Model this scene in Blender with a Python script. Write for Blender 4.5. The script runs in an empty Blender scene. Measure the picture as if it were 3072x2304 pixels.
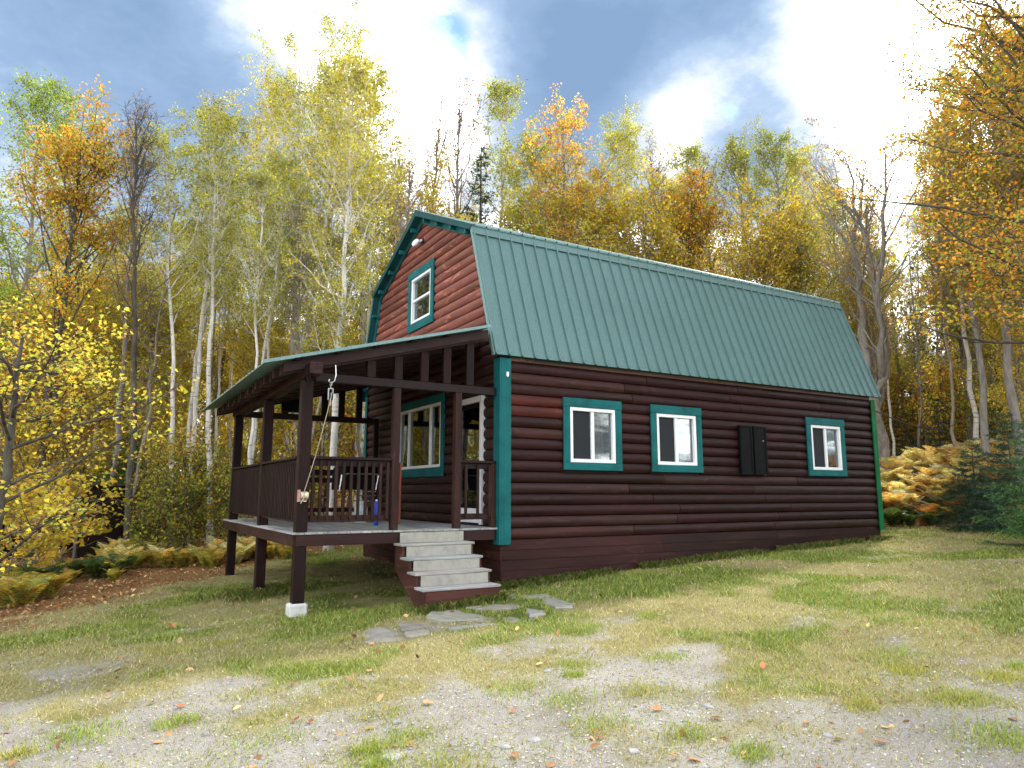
import bpy, math, random
import numpy as np
from mathutils import Vector, Matrix

# ------------------------------------------------------------------ camera, sky, sun, exposure
SC = bpy.context.scene
COL = SC.collection
CAMP = np.array([-5.1417, -9.1256, 0.4827]); YAW = 1.0439; PITCH = 0.1543; ROLL = 0.0014; FPX = 2119.8
cam = bpy.data.cameras.new('Camera'); camo = bpy.data.objects.new('Camera', cam); COL.objects.link(camo)
cam.sensor_width = 36.0; cam.lens = FPX / 3072 * 36.0; cam.clip_end = 2000; cam.clip_start = 0.05
_fw = Vector((math.cos(PITCH) * math.cos(YAW), math.cos(PITCH) * math.sin(YAW), math.sin(PITCH)))
_rt = Vector((math.sin(YAW), -math.cos(YAW), 0)); _up = _rt.cross(_fw)
_r2 = _rt * math.cos(ROLL) + _up * math.sin(ROLL); _u2 = -_rt * math.sin(ROLL) + _up * math.cos(ROLL)
_m = Matrix((_r2, _u2, -_fw)).transposed().to_4x4(); _m.translation = Vector(CAMP)
camo.matrix_world = _m
SC.camera = camo

SUN_ELEV = 43.0
SUN_FROM = Vector((0.88, 0.44, 0)).normalized()      # horizontal direction the sun stands in
wd = bpy.data.worlds.new('World'); SC.world = wd; wd.use_nodes = True
wt = wd.node_tree; wt.nodes.clear()
def wn(t, **k):
    n = wt.nodes.new(t)
    for a, v in k.items(): setattr(n, a, v)
    return n
def wmath(op, a, b=None, c=None, clamp=False):
    n = wn('ShaderNodeMath', operation=op); n.use_clamp = clamp
    for i, v in enumerate((a, b, c)):
        if v is None: continue
        if isinstance(v, (int, float)): n.inputs[i].default_value = v
        else: wt.links.new(v, n.inputs[i])
    return n.outputs[0]
sky = wn('ShaderNodeTexSky', sky_type='NISHITA', sun_disc=False)
sky.sun_elevation = math.radians(SUN_ELEV); sky.sun_rotation = math.atan2(SUN_FROM.x, SUN_FROM.y)
sky.air_density = 1.0; sky.dust_density = 0.6; sky.ozone_density = 1.2
tc = wn('ShaderNodeTexCoord')
sep = wn('ShaderNodeSeparateXYZ'); wt.links.new(tc.outputs['Generated'], sep.inputs[0])
den = wmath('ADD', wmath('MAXIMUM', sep.outputs[2], 0.0), 0.22)
cx_ = wmath('DIVIDE', sep.outputs[0], den); cy_ = wmath('DIVIDE', sep.outputs[1], den)
cmb = wn('ShaderNodeCombineXYZ'); wt.links.new(cx_, cmb.inputs[0]); wt.links.new(cy_, cmb.inputs[1]); cmb.inputs[2].default_value = 3.7
def wnoise(scale, detail, rough, dist=0.0, off=0.0):
    n = wn('ShaderNodeTexNoise'); n.inputs['Scale'].default_value = scale; n.inputs['Detail'].default_value = detail
    n.inputs['Roughness'].default_value = rough; n.inputs['Distortion'].default_value = dist
    mp = wn('ShaderNodeVectorMath', operation='ADD'); mp.inputs[1].default_value = (off, off * .7, off * .3)
    wt.links.new(cmb.outputs[0], mp.inputs[0]); wt.links.new(mp.outputs[0], n.inputs['Vector'])
    return n.outputs['Fac']
def vdir(dx, dy):                                    # direction of a point of the sky, in 2212-wide photo units
    a = (dx * 1.38879 - 1536) / FPX; b = (dy * 1.38879 - 1152) / FPX
    return (_fw + _r2 * a - _u2 * b).normalized()
def blob(dx, dy, rad, amp):                          # a bank of cloud in that direction
    d = vdir(dx, dy)
    n = wn('ShaderNodeVectorMath', operation='DISTANCE'); wt.links.new(tc.outputs['Generated'], n.inputs[0]); n.inputs[1].default_value = d
    mr = wn('ShaderNodeMapRange', interpolation_type='SMOOTHSTEP'); wt.links.new(n.outputs['Value'], mr.inputs[0])
    mr.inputs[1].default_value = 0.0; mr.inputs[2].default_value = rad; mr.inputs[3].default_value = amp; mr.inputs[4].default_value = 0.0
    return mr.outputs[0]
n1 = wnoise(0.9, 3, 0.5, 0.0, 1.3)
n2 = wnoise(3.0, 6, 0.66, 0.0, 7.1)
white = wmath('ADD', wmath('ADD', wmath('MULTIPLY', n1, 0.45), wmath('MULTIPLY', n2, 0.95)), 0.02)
for b in [(250, 130, .48, -.44), (640, 20, .18, .26), (800, 140, .20, .22), (1010, 160, .18, .24), (1240, 40, .30, -.40), (1180, 240, .20, -.28),
          (1450, 230, .14, .50), (1330, 190, .13, -.16), (1560, 50, .20, -.36), (1670, 335, .14, -.36), (1890, 140, .23, .48), (930, 320, .16, .16), (60, 330, .2, .16)]:
    white = wmath('ADD', white, blob(*b))
hole = wmath('ADD', wmath('MULTIPLY', n2, 0.75), 0.0)
for b in [(715, 25, .10, .60), (905, 105, .06, .54), (972, 70, .055, .54), (1010, 165, .05, .36), (1578, 240, .035, .40), (1960, 300, .12, .36)]:
    hole = wmath('ADD', hole, blob(*b))
def ramp(fac, stops, interp='EASE'):
    r = wn('ShaderNodeValToRGB'); r.color_ramp.interpolation = interp; e = r.color_ramp.elements
    while len(e) > 1: e.remove(e[0])
    e[0].position = stops[0][0]; e[0].color = (*stops[0][1], 1)
    for p, c in stops[1:]:
        q = e.new(p); q.color = (*c, 1)
    wt.links.new(fac, r.inputs[0]); return r.outputs[0]
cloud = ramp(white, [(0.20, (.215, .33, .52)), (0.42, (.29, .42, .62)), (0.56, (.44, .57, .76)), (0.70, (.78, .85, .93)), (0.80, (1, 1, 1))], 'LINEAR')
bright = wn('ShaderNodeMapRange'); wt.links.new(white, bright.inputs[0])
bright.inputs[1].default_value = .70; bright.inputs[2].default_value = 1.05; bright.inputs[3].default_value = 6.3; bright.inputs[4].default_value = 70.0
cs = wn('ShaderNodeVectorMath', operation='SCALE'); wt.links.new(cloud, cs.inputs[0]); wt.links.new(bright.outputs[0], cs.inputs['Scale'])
skb = wn('ShaderNodeVectorMath', operation='MULTIPLY'); wt.links.new(sky.outputs[0], skb.inputs[0]); skb.inputs[1].default_value = (.72, 1.0, 1.12)
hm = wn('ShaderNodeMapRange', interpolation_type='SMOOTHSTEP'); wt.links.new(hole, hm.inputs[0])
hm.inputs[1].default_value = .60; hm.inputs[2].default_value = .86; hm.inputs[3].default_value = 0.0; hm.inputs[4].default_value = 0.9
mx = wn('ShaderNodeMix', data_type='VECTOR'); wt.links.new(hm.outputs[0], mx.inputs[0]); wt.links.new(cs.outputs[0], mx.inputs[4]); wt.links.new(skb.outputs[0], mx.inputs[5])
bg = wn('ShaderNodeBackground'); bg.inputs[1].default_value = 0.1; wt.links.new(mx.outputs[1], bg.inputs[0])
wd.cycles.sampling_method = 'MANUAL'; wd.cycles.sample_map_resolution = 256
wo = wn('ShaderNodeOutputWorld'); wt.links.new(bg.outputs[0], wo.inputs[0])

sun = bpy.data.lights.new('sun', 'SUN'); sun.energy = 3.0; sun.angle = math.radians(3.0); sun.color = (1.0, .95, .87)
suno = bpy.data.objects.new('sun', sun); COL.objects.link(suno)
_sd = SUN_FROM * math.cos(math.radians(SUN_ELEV)) + Vector((0, 0, math.sin(math.radians(SUN_ELEV))))
suno.rotation_euler = _sd.to_track_quat('Z', 'Y').to_euler(); suno.location = (20, 10, 30)
vs = SC.view_settings; vs.view_transform = 'Standard'; vs.look = 'None'; vs.gamma = 1.0; vs.exposure = 1.02; vs.use_curve_mapping = False
SC.cycles.max_bounces = 6; SC.cycles.transparent_max_bounces = 8; SC.cycles.diffuse_bounces = 3; SC.cycles.transmission_bounces = 4; SC.cycles.glossy_bounces = 3
SC.cycles.use_denoising = True
random.seed(4); RNG = np.random.default_rng(11)

# ------------------------------------------------------------------ helpers: materials
MATS = {}
class NT:
    def __init__(s, name):
        s.m = bpy.data.materials.new(name); s.m.use_nodes = True; s.t = s.m.node_tree; s.t.nodes.clear(); MATS[name] = s.m
    def n(s, ty, **k):
        n = s.t.nodes.new(ty)
        for a, v in k.items():
            if isinstance(a, str) and a.startswith('i_'): n.inputs[a[2:].replace('_', ' ')].default_value = v
            else: setattr(n, a, v)
        return n
    def l(s, a, b): s.t.links.new(a, b)
    def math(s, op, a, b=None, clamp=False):
        n = s.n('ShaderNodeMath', operation=op); n.use_clamp = clamp
        for i, v in enumerate((a, b)):
            if v is None: continue
            if isinstance(v, (int, float)): n.inputs[i].default_value = v
            else: s.l(v, n.inputs[i])
        return n.outputs[0]
    def coord(s, scale=(1, 1, 1), kind='Object'):
        t = s.n('ShaderNodeTexCoord'); mp = s.n('ShaderNodeMapping'); mp.inputs['Scale'].default_value = scale
        s.l(t.outputs[kind], mp.inputs[0]); return mp.outputs[0]
    def noise(s, vec, scale=5, detail=4, rough=.55, dist=0):
        n = s.n('ShaderNodeTexNoise'); n.inputs['Scale'].default_value = scale; n.inputs['Detail'].default_value = detail
        n.inputs['Roughness'].default_value = rough; n.inputs['Distortion'].default_value = dist
        if vec is not None: s.l(vec, n.inputs['Vector'])
        return n.outputs['Fac']
    def ramp(s, fac, stops):
        r = s.n('ShaderNodeValToRGB'); e = r.color_ramp.elements
        while len(e) > 1: e.remove(e[0])
        c0 = stops[0][1]; e[0].position = stops[0][0]; e[0].color = (*c0, 1) if hasattr(c0, '__len__') else (c0, c0, c0, 1)
        for p, c in stops[1:]:
            q = e.new(p); q.color = (*c, 1) if hasattr(c, '__len__') else (c, c, c, 1)
        s.l(fac, r.inputs[0]); return r.outputs[0]
    def mix(s, fac, a, b, mode='MIX'):
        n = s.n('ShaderNodeMix', data_type='RGBA', blend_type=mode)
        for i, v in ((0, fac), (6, a), (7, b)):
            if isinstance(v, (int, float)): n.inputs[i].default_value = v
            elif isinstance(v, tuple): n.inputs[i].default_value = (*v, 1)
            else: s.l(v, n.inputs[i])
        return n.outputs[2]
    def bump(s, h, strength=.3, dist=.02):
        b = s.n('ShaderNodeBump'); b.inputs['Strength'].default_value = strength; b.inputs['Distance'].default_value = dist
        s.l(h, b.inputs['Height']); return b.outputs[0]
    def bsdf(s, color, rough=.7, metal=0, spec=.4, normal=None):
        p = s.n('ShaderNodeBsdfPrincipled')
        for nm, v in (('Base Color', color), ('Roughness', rough), ('Metallic', metal), ('Specular IOR Level', spec)):
            if isinstance(v, tuple): p.inputs[nm].default_value = (*v, 1)
            elif isinstance(v, (int, float)): p.inputs[nm].default_value = v
            else: s.l(v, p.inputs[nm])
        if normal is not None: s.l(normal, p.inputs['Normal'])
        return p.outputs[0]
    def out(s, sh):
        o = s.n('ShaderNodeOutputMaterial'); s.l(sh, o.inputs[0]); return s.m
    def ocolor(s):
        return s.n('ShaderNodeObjectInfo')

def wood(name, axis, rough=.55, spec=.35, knots=.5, contrast=1.0):
    """stained timber: tint from the object's own colour, grain running along axis (0 x, 1 y, 2 z)"""
    s = NT(name); oi = s.ocolor(); sc = [26, 26, 26]; sc[axis] = 1.3
    t = s.n('ShaderNodeTexCoord'); off = s.n('ShaderNodeVectorMath', operation='ADD'); s.l(t.outputs['Object'], off.inputs[0])
    rv = s.math('MULTIPLY', oi.outputs['Random'], 37.0); cb = s.n('ShaderNodeCombineXYZ')
    for i in range(3): s.l(rv, cb.inputs[i])
    s.l(cb.outputs[0], off.inputs[1])
    def mp(scale):
        m = s.n('ShaderNodeMapping'); m.inputs['Scale'].default_value = scale; s.l(off.outputs[0], m.inputs[0]); return m.outputs[0]
    g = s.noise(mp(sc), 1.0, 5, .6, .6)
    bs = [6, 6, 6]; bs[axis] = .8
    blotch = s.noise(mp(bs), 1.0, 4, .6)
    ks = [7, 7, 7]; ks[axis] = 2.2
    kn = s.noise(mp(ks), 1.0, 2, .5, 1.4)
    dark = s.mix(1.0, oi.outputs['Color'], s.ramp(g, [(.25, .55), (.5, .9), (.75, 1.2)]), 'MULTIPLY')
    dark = s.mix(1.0, dark, s.ramp(blotch, [(.3, .62), (.5, 1.0), (.7, 1.4)]), 'MULTIPLY')
    kf = s.math('MULTIPLY', s.ramp(kn, [(.62, 0.0), (.69, 1.0), (.76, 0.0)]), knots)
    light = s.mix(1.0, oi.outputs['Color'], (2.3, 2.2, 2.0), 'MULTIPLY')
    col = s.mix(kf, dark, light)
    rr = s.ramp(blotch, [(.3, rough - .12), (.7, rough + .15)])
    return s.out(s.bsdf(col, rr, 0, spec, s.bump(g, .25, .004)))
wood('wood_x', 0, .5, .20); wood('wood_y', 1, .55, .18, knots=.9); wood('wood_z', 2, .55, .15)
wood('deck_wood', 1, .8, .2, .15); wood('deck_wood_x', 0, .8, .2, .15)

def plain(name, color, rough=.5, metal=0, spec=.4, var=.12, scale=8, bumpy=0):
    s = NT(name); nz = s.noise(s.coord(), scale, 5, .6)
    c = s.mix(1.0, color, s.ramp(nz, [(.25, 1 - var * 2), (.5, 1.0), (.75, 1 + var)]), 'MULTIPLY')
    nr = s.bump(s.noise(s.coord(), scale * 6, 4, .6), bumpy, .005) if bumpy else None
    rr = s.ramp(nz, [(.3, max(rough - .08, .03)), (.7, min(rough + .1, 1))])
    return s.out(s.bsdf(c, rr, metal, spec, nr))
def painted(name, color, axis=2):
    s = NT(name); sc = [30, 30, 30]; sc[axis] = 2.0
    g = s.noise(s.coord(tuple(sc)), 1.0, 5, .65, .5); b = s.noise(s.coord(), 3.5, 5, .65)
    c = s.mix(1.0, color, s.ramp(b, [(.25, .62), (.5, 1.0), (.75, 1.25)]), 'MULTIPLY')
    c = s.mix(1.0, c, s.ramp(g, [(.3, .78), (.6, 1.05)]), 'MULTIPLY')
    return s.out(s.bsdf(c, .6, 0, .15, s.bump(g, .2, .003)))
TEAL = (.008, .115, .12)
painted('teal_z', TEAL, 2); painted('teal_x', TEAL, 0); painted('teal_y', TEAL, 1); painted('teal_dark', (.010, .065, .066), 1); painted('green_paint', (.004, .135, .045), 2)
plain('white_vinyl', (.80, .82, .84), .35, var=.03)
plain('white_paint', (.74, .75, .76), .45, var=.05)
plain('screen_mesh', (.022, .025, .03), .7, spec=.2, var=.08, scale=30)
plain('black_plastic', (.003, .0034, .0042), .6, spec=.12, var=.2)
plain('dark_metal', (.03, .03, .032), .4, .6)
plain('bright_metal', (.62, .62, .64), .25, .9)
plain('rust_metal', (.42, .24, .18), .6, .3)
plain('cream_plastic', (.62, .56, .42), .5)
plain('galvanised', (.45, .48, .5), .4, .5)
plain('tank_paint', (.50, .56, .58), .4)
plain('blue_plastic', (.012, .05, .42), .35)
plain('concrete', (.55, .55, .53), .9, var=.15, scale=14, bumpy=.5)
plain('rope', (.40, .35, .28), .9, var=.15, scale=60)
plain('interior', (.12, .085, .06), .9)
plain('plywood', (.34, .33, .29), .8, var=.14, scale=9, bumpy=.2)
plain('shed_dark', (.02, .018, .016), .9)
plain('cable_black', (.01, .01, .01), .6)
s = NT('curtain'); t = s.coord((70, 70, 2.0)); w = s.noise(t, 1.0, 3, .5); d = s.noise(s.coord(), 7, 6, .7)
c = s.mix(1.0, (.34, .31, .19), s.ramp(w, [(.3, .55), (.6, 1.15)]), 'MULTIPLY'); c = s.mix(1.0, c, s.ramp(d, [(.35, .6), (.6, 1.1)]), 'MULTIPLY')
s.out(s.bsdf(c, .9, 0, .1, s.bump(w, .8, .03)))
s = NT('glass'); fr = s.n('ShaderNodeFresnel'); fr.inputs[0].default_value = 1.55
tr = s.n('ShaderNodeBsdfTransparent'); tr.inputs[0].default_value = (.72, .76, .74, 1)
gl = s.n('ShaderNodeBsdfGlossy'); gl.inputs['Roughness'].default_value = .01; gl.inputs[0].default_value = (.95, .97, 1, 1)
wob = s.bump(s.noise(s.coord(), 1.6, 2, .5), .03, .02); s.l(wob, gl.inputs['Normal'])
mxn = s.n('ShaderNodeMixShader'); s.l(s.math('MULTIPLY', fr.outputs[0], .8, True), mxn.inputs[0]); s.l(tr.outputs[0], mxn.inputs[1]); s.l(gl.outputs[0], mxn.inputs[2])
s.out(mxn.outputs[0])
def metal_roof(name, color):
    s = NT(name); t = s.coord((60, 60, 1.2)); st = s.noise(t, 1.0, 4, .6); b = s.noise(s.coord(), .9, 5, .6)
    c = s.mix(1.0, color, s.ramp(st, [(.3, .86), (.65, 1.10)]), 'MULTIPLY'); c = s.mix(1.0, c, s.ramp(b, [(.3, .94), (.7, 1.06)]), 'MULTIPLY')
    return s.out(s.bsdf(c, s.ramp(b, [(.3, .36), (.7, .44)]), .15, .5, s.bump(b, .15, .03)))
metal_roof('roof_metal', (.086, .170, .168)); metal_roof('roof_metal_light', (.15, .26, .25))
plain('roof_under', (.075, .085, .07), .8)
plain('screw', (.05, .09, .085), .5)

def leafmat(name, trans=.4, rough=.6):
    s = NT(name); at = s.n('ShaderNodeAttribute', attribute_name='Col'); oi = s.ocolor()
    c = s.mix(1.0, at.outputs['Color'], oi.outputs['Color'], 'MULTIPLY')
    p = s.bsdf(c, rough, 0, .25)
    tl = s.n('ShaderNodeBsdfTranslucent'); s.l(s.mix(1.0, c, (1.25, 1.1, .7), 'MULTIPLY'), tl.inputs[0])
    m = s.n('ShaderNodeMixShader'); m.inputs[0].default_value = trans; s.l(p, m.inputs[1]); s.l(tl.outputs[0], m.inputs[2])
    return s.out(m.outputs[0])
leafmat('leaf', .5); leafmat('needle', .12, .5); leafmat('fern', .5); leafmat('grass', .3); leafmat('dry_leaf', .15, .7); leafmat('pebble', 0.0, .8)
def bark(name, ca, cb, birch=False):
    s = NT(name); v = s.coord((9, 9, 2.2)); n = s.noise(v, 1.0, 6, .65, .4)
    c = s.ramp(n, [(.3, ca), (.65, cb)])
    if birch:
        band = s.noise(s.coord((2.5, 2.5, 26)), 1.0, 4, .6, .3); patch = s.noise(s.coord((1.5, 1.5, 1.1)), 1.6, 3, .6)
        c = s.mix(s.ramp(band, [(.60, 0.0), (.67, .85)]), c, (.05, .045, .04))
        c = s.mix(s.ramp(patch, [(.60, 0.0), (.70, .75)]), c, (.09, .08, .07))
    else:
        mo = s.noise(s.coord(), 1.7, 5, .6); c = s.mix(s.ramp(mo, [(.5, 0.0), (.68, .6)]), c, (.16, .17, .13))
    return s.out(s.bsdf(c, .85, 0, .15, s.bump(n, .7, .03)))
bark('bark_birch', (.48, .46, .42), (.74, .72, .67), True)
bark('bark_grey', (.13, .12, .105), (.33, .30, .265)); bark('bark_dark', (.035, .03, .026), (.12, .105, .09)); bark('bark_tan', (.16, .13, .10), (.38, .33, .27))

# ------------------------------------------------------------------ helpers: objects
def tag(o, label=None, cat=None, group=None, kind=None):
    for k, v in (('label', label), ('category', cat), ('group', group), ('kind', kind)):
        if v: o[k] = v
    return o
def empty(name, loc=(0, 0, 0), label=None, cat=None, group=None, rz=0):
    o = bpy.data.objects.new(name, None); COL.objects.link(o); o.location = loc; o.rotation_euler = (0, 0, rz); o.empty_display_size = .2
    return tag(o, label, cat, group)
def link(name, me, parent=None, color=None):
    o = bpy.data.objects.new(name, me); COL.objects.link(o)
    if parent is not None: o.parent = parent
    if color is not None: o.color = (*color, 1)
    return o
def mesh_np(name, V, loops, starts, mat, col=None, smooth=False):
    me = bpy.data.meshes.new(name); V = np.asarray(V, np.float32)
    me.vertices.add(len(V)); me.vertices.foreach_set('co', V.ravel())
    me.loops.add(len(loops)); me.loops.foreach_set('vertex_index', np.asarray(loops, np.int32))
    me.polygons.add(len(starts)); me.polygons.foreach_set('loop_start', np.asarray(starts, np.int32))
    if col is not None:
        a = me.attributes.new('Col', 'FLOAT_COLOR', 'POINT'); c = np.ones((len(V), 4), np.float32); c[:, :3] = col; a.data.foreach_set('color', c.ravel())
    if smooth: me.polygons.foreach_set('use_smooth', np.ones(len(starts), bool))
    me.update(calc_edges=True); me.materials.append(MATS[mat]); return me
class MB:
    """collects faces for one mesh"""
    def __init__(s): s.v = []; s.f = []; s.sm = False
    def add(s, vs, fs):
        b = len(s.v); s.v += [tuple(v) for v in vs]; s.f += [tuple(i + b for i in f) for f in fs]; return s
    def box(s, x0, x1, y0, y1, z0, z1):
        s.add([(x0, y0, z0), (x1, y0, z0), (x1, y1, z0), (x0, y1, z0), (x0, y0, z1), (x1, y0, z1), (x1, y1, z1), (x0, y1, z1)],
              [(0, 3, 2, 1), (4, 5, 6, 7), (0, 1, 5, 4), (1, 2, 6, 5), (2, 3, 7, 6), (3, 0, 4, 7)]); return s
    def bbox(s, x0, x1, y0, y1, z0, z1, b=.006):
        """box with chamfered vertical and horizontal edges"""
        X = (x0, x0 + b, x1 - b, x1); Y = (y0, y0 + b, y1 - b, y1); Z = (z0, z0 + b, z1 - b, z1)
        vs = []
        for (i, j, k) in ((1, 1, 0), (2, 1, 0), (2, 2, 0), (1, 2, 0), (1, 1, 3), (2, 1, 3), (2, 2, 3), (1, 2, 3),
                          (1, 0, 1), (2, 0, 1), (2, 0, 2), (1, 0, 2), (1, 3, 1), (2, 3, 1), (2, 3, 2), (1, 3, 2),
                          (0, 1, 1), (0, 2, 1), (0, 2, 2), (0, 1, 2), (3, 1, 1), (3, 2, 1), (3, 2, 2), (3, 1, 2)):
            vs.append((X[i], Y[j], Z[k]))
        fs = [(0, 3, 2, 1), (4, 5, 6, 7), (8, 9, 10, 11), (13, 12, 15, 14), (17, 16, 19, 18), (20, 21, 22, 23),
              (0, 1, 9, 8), (2, 3, 12, 13), (3, 0, 16, 17), (1, 2, 21, 20), (5, 4, 11, 10), (7, 6, 14, 15), (4, 7, 18, 19), (6, 5, 23, 22),
              (8, 11, 19, 16), (10, 9, 20, 23), (12, 17, 18, 15), (14, 22, 21, 13),
              (0, 8, 16), (1, 20, 9), (2, 13, 21), (3, 17, 12), (4, 19, 11), (5, 10, 23), (6, 22, 14), (7, 15, 18)]
        s.add(vs, fs); return s
    def prism(s, poly, vec):
        """polygon (3d points) extruded by vec"""
        n = len(poly); P = [Vector(p) for p in poly]; Q = [p + Vector(vec) for p in P]
        s.add(P + Q, [tuple(range(n))[::-1], tuple(range(n, 2 * n))] + [(i, (i + 1) % n, n + (i + 1) % n, n + i) for i in range(n)]); return s
    def tube(s, pts, r, n=8, caps=True):
        pts = [Vector(p) for p in pts]; rs = r if hasattr(r, '__len__') else [r] * len(pts); vs = []; fs = []
        ref = Vector((0, 0, 1)) if abs((pts[-1] - pts[0]).normalized().z) < .9 else Vector((1, 0, 0))
        for i, p in enumerate(pts):
            t = (pts[min(i + 1, len(pts) - 1)] - pts[max(i - 1, 0)]).normalized(); a = t.cross(ref).normalized(); b = t.cross(a)
            for k in range(n):
                an = 2 * math.pi * k / n; vs.append(p + (a * math.cos(an) + b * math.sin(an)) * rs[i])
        for i in range(len(pts) - 1):
            for k in range(n): fs.append((i * n + k, i * n + (k + 1) % n, (i + 1) * n + (k + 1) % n, (i + 1) * n + k))
        if caps: fs += [tuple(range(n))[::-1], tuple((len(pts) - 1) * n + k for k in range(n))]
        s.sm = True; s.add(vs, fs); return s
    def lathe(s, prof, c=(0, 0, 0), n=16):
        """profile of (radius, z) round the z axis"""
        vs = [(c[0] + r * math.cos(2 * math.pi * k / n), c[1] + r * math.sin(2 * math.pi * k / n), c[2] + z) for r, z in prof for k in range(n)]
        fs = [(i * n + k, i * n + (k + 1) % n, (i + 1) * n + (k + 1) % n, (i + 1) * n + k) for i in range(len(prof) - 1) for k in range(n)]
        s.sm = True; s.add(vs, fs); return s
    def mesh(s, name, mat, smooth=None):
        me = bpy.data.meshes.new(name); me.from_pydata([tuple(v) for v in s.v], [], s.f); me.materials.append(MATS[mat])
        import bmesh
        bm = bmesh.new(); bm.from_mesh(me); bmesh.ops.recalc_face_normals(bm, faces=bm.faces); bm.to_mesh(me); bm.free()
        if smooth if smooth is not None else s.sm:
            me.polygons.foreach_set('use_smooth', np.ones(len(me.polygons), bool))
            try: me.set_sharp_from_angle(angle=math.radians(40))
            except Exception: pass
        return me
    def build(s, name, mat, parent=None, color=None, smooth=None):
        return link(name, s.mesh(name, mat, smooth), parent, color)
def spot(dx, depth):
    """ground position at a bearing (photo column, 2212 wide) and distance from where the photographer stood"""
    a = (dx * 1.38879 - 1536) / FPX / math.cos(PITCH)
    return (CAMP[0] + depth * (math.cos(YAW) + math.sin(YAW) * a), CAMP[1] + depth * (math.sin(YAW) - math.cos(YAW) * a))

# ------------------------------------------------------------------ ground
def vnoise(x, y, scale, seed=0):
    x = np.asarray(x, float) * scale + seed * 17.31; y = np.asarray(y, float) * scale + seed * 9.77
    xi = np.floor(x).astype(np.int64); yi = np.floor(y).astype(np.int64); fx = x - xi; fy = y - yi
    fx = fx * fx * (3 - 2 * fx); fy = fy * fy * (3 - 2 * fy)
    def h(a, b):
        n = (a * 374761393 + b * 668265263 + seed * 1442695041) & 0x7fffffff; n = ((n ^ (n >> 13)) * 1274126177) & 0x7fffffff
        return ((n ^ (n >> 16)) & 0xffff) / 65535.0
    return (h(xi, yi) * (1 - fx) + h(xi + 1, yi) * fx) * (1 - fy) + (h(xi, yi + 1) * (1 - fx) + h(xi + 1, yi + 1) * fx) * fy
def fbm(x, y, scale, seed=0, oct=4):
    t = 0; a = .5; n = 0
    for i in range(oct): t = t + a * vnoise(x, y, scale * 2 ** i, seed + i); n += a; a *= .55
    return t / n
def sstep(a, b, x):
    t = np.clip((np.asarray(x, float) - a) / (b - a), 0, 1); return t * t * (3 - 2 * t)
GX = [-300, -60, -30, -12, -6.5, -3, 0, 4, 9, 13, 14.5, 17, 19, 30, 80, 300]; GZ = [-4, -3, -1.8, -1.4, -1.22, -1.04, -.85, -.62, -.44, -.34, -.22, .9, 1.4, 2.4, 6, 14]
def gz(x, y):
    x = np.asarray(x, float); y = np.asarray(y, float)
    z = np.interp(x, GX, GZ); xs = x
    z = (z + np.interp(x - .8, GX, GZ) + np.interp(x + .8, GX, GZ)) / 3
    z = z + np.clip(y - 7, 0, 60) * .035 * sstep(20, 6, x) - np.clip(-1 - y, 0, 30) * .012
    near = sstep(.2, 1.2, np.maximum(np.abs(x - 4.5) - 4.5, np.abs(y - 3) - 3))
    z = z + (fbm(x, y, .35, 3, 3) - .5) * .16 * near + (fbm(x, y, 1.7, 5, 3) - .5) * .05 * near + (fbm(x, y, .08, 8, 2) - .5) * .8 * sstep(14, 40, np.hypot(x, y))
    return z
def masks(x, y):
    """gravel, litter, lush (greenness of the turf), each 0..1"""
    x = np.asarray(x, float); y = np.asarray(y, float)
    edge = np.where(x < -2, -2.3 - .12 * (x + 2) * 0 - .25 * (x + 2), -2.3 - 1.15 * (x + 2)); edge = np.maximum(edge, -7.5)
    n = fbm(x, y, .55, 21, 4); n2 = fbm(x, y, 2.1, 31, 3)
    g = sstep(-.9, 2.6, (edge - y) + (n - .5) * 8.0 + (n2 - .5) * 5.0) * .9
    g = np.maximum(g, sstep(.62, .72, n2 * .5 + fbm(x, y, .9, 41, 3) * .5) * .55)
    lit = sstep(-.7, .8, (-.745 * (x + 5.4) + .667 * (y - 2.6)) + (n - .5) * 1.8 + (n2 - .5) * .8)
    lit = np.maximum(lit, sstep(11.5, 14.5, x + (n - .5) * 2)); lit = np.maximum(lit, sstep(7, 9, y))
    g = g * (1 - lit)
    lush = np.clip(sstep(.42, .70, fbm(x, y, .8, 51, 4)) * .85 + .35 * sstep(1.6, .2, np.hypot(x + 2.6, y + .2) - .6), 0, 1) * (1 - .8 * g)
    return g, lit, lush
def axis_grid(lo, hi, far, step):
    a = list(np.arange(lo, hi + step * .5, step)); k = step
    p = hi
    while p < far: k *= 1.22; p += k; a.append(p)
    k = step; p = lo; pre = []
    while p > -far: k *= 1.22; p -= k; pre.append(p)
    return np.array(pre[::-1] + a)
ax = axis_grid(-10, 14, 260, .1); ay = axis_grid(-9.5, 9, 260, .1)
XX, YY = np.meshgrid(ax, ay); ZZ = gz(XX, YY); ga, li, lu = masks(XX, YY)
nx, ny = len(ax), len(ay); idx = np.arange(nx * ny).reshape(ny, nx)
q = np.stack([idx[:-1, :-1], idx[:-1, 1:], idx[1:, 1:], idx[1:, :-1]], -1).reshape(-1, 4)
s = NT('ground'); at = s.n('ShaderNodeAttribute', attribute_name='Col'); sp = s.n('ShaderNodeSeparateColor'); s.l(at.outputs['Color'], sp.inputs[0])
co = s.coord(); f1 = s.noise(co, 70, 4, .75); f2 = s.noise(co, 9, 6, .7); f3 = s.noise(co, 220, 3, .7)
turf = s.ramp(f1, [(.25, (.12, .10, .045)), (.45, (.28, .25, .11)), (.6, (.40, .36, .18)), (.78, (.54, .49, .29))])
green = s.ramp(f1, [(.25, (.035, .055, .012)), (.5, (.125, .17, .035)), (.75, (.24, .28, .07))])
grav = s.ramp(f3, [(.22, (.11, .10, .09)), (.45, (.34, .32, .295)), (.62, (.50, .48, .45)), (.8, (.70, .68, .66))])
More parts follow.
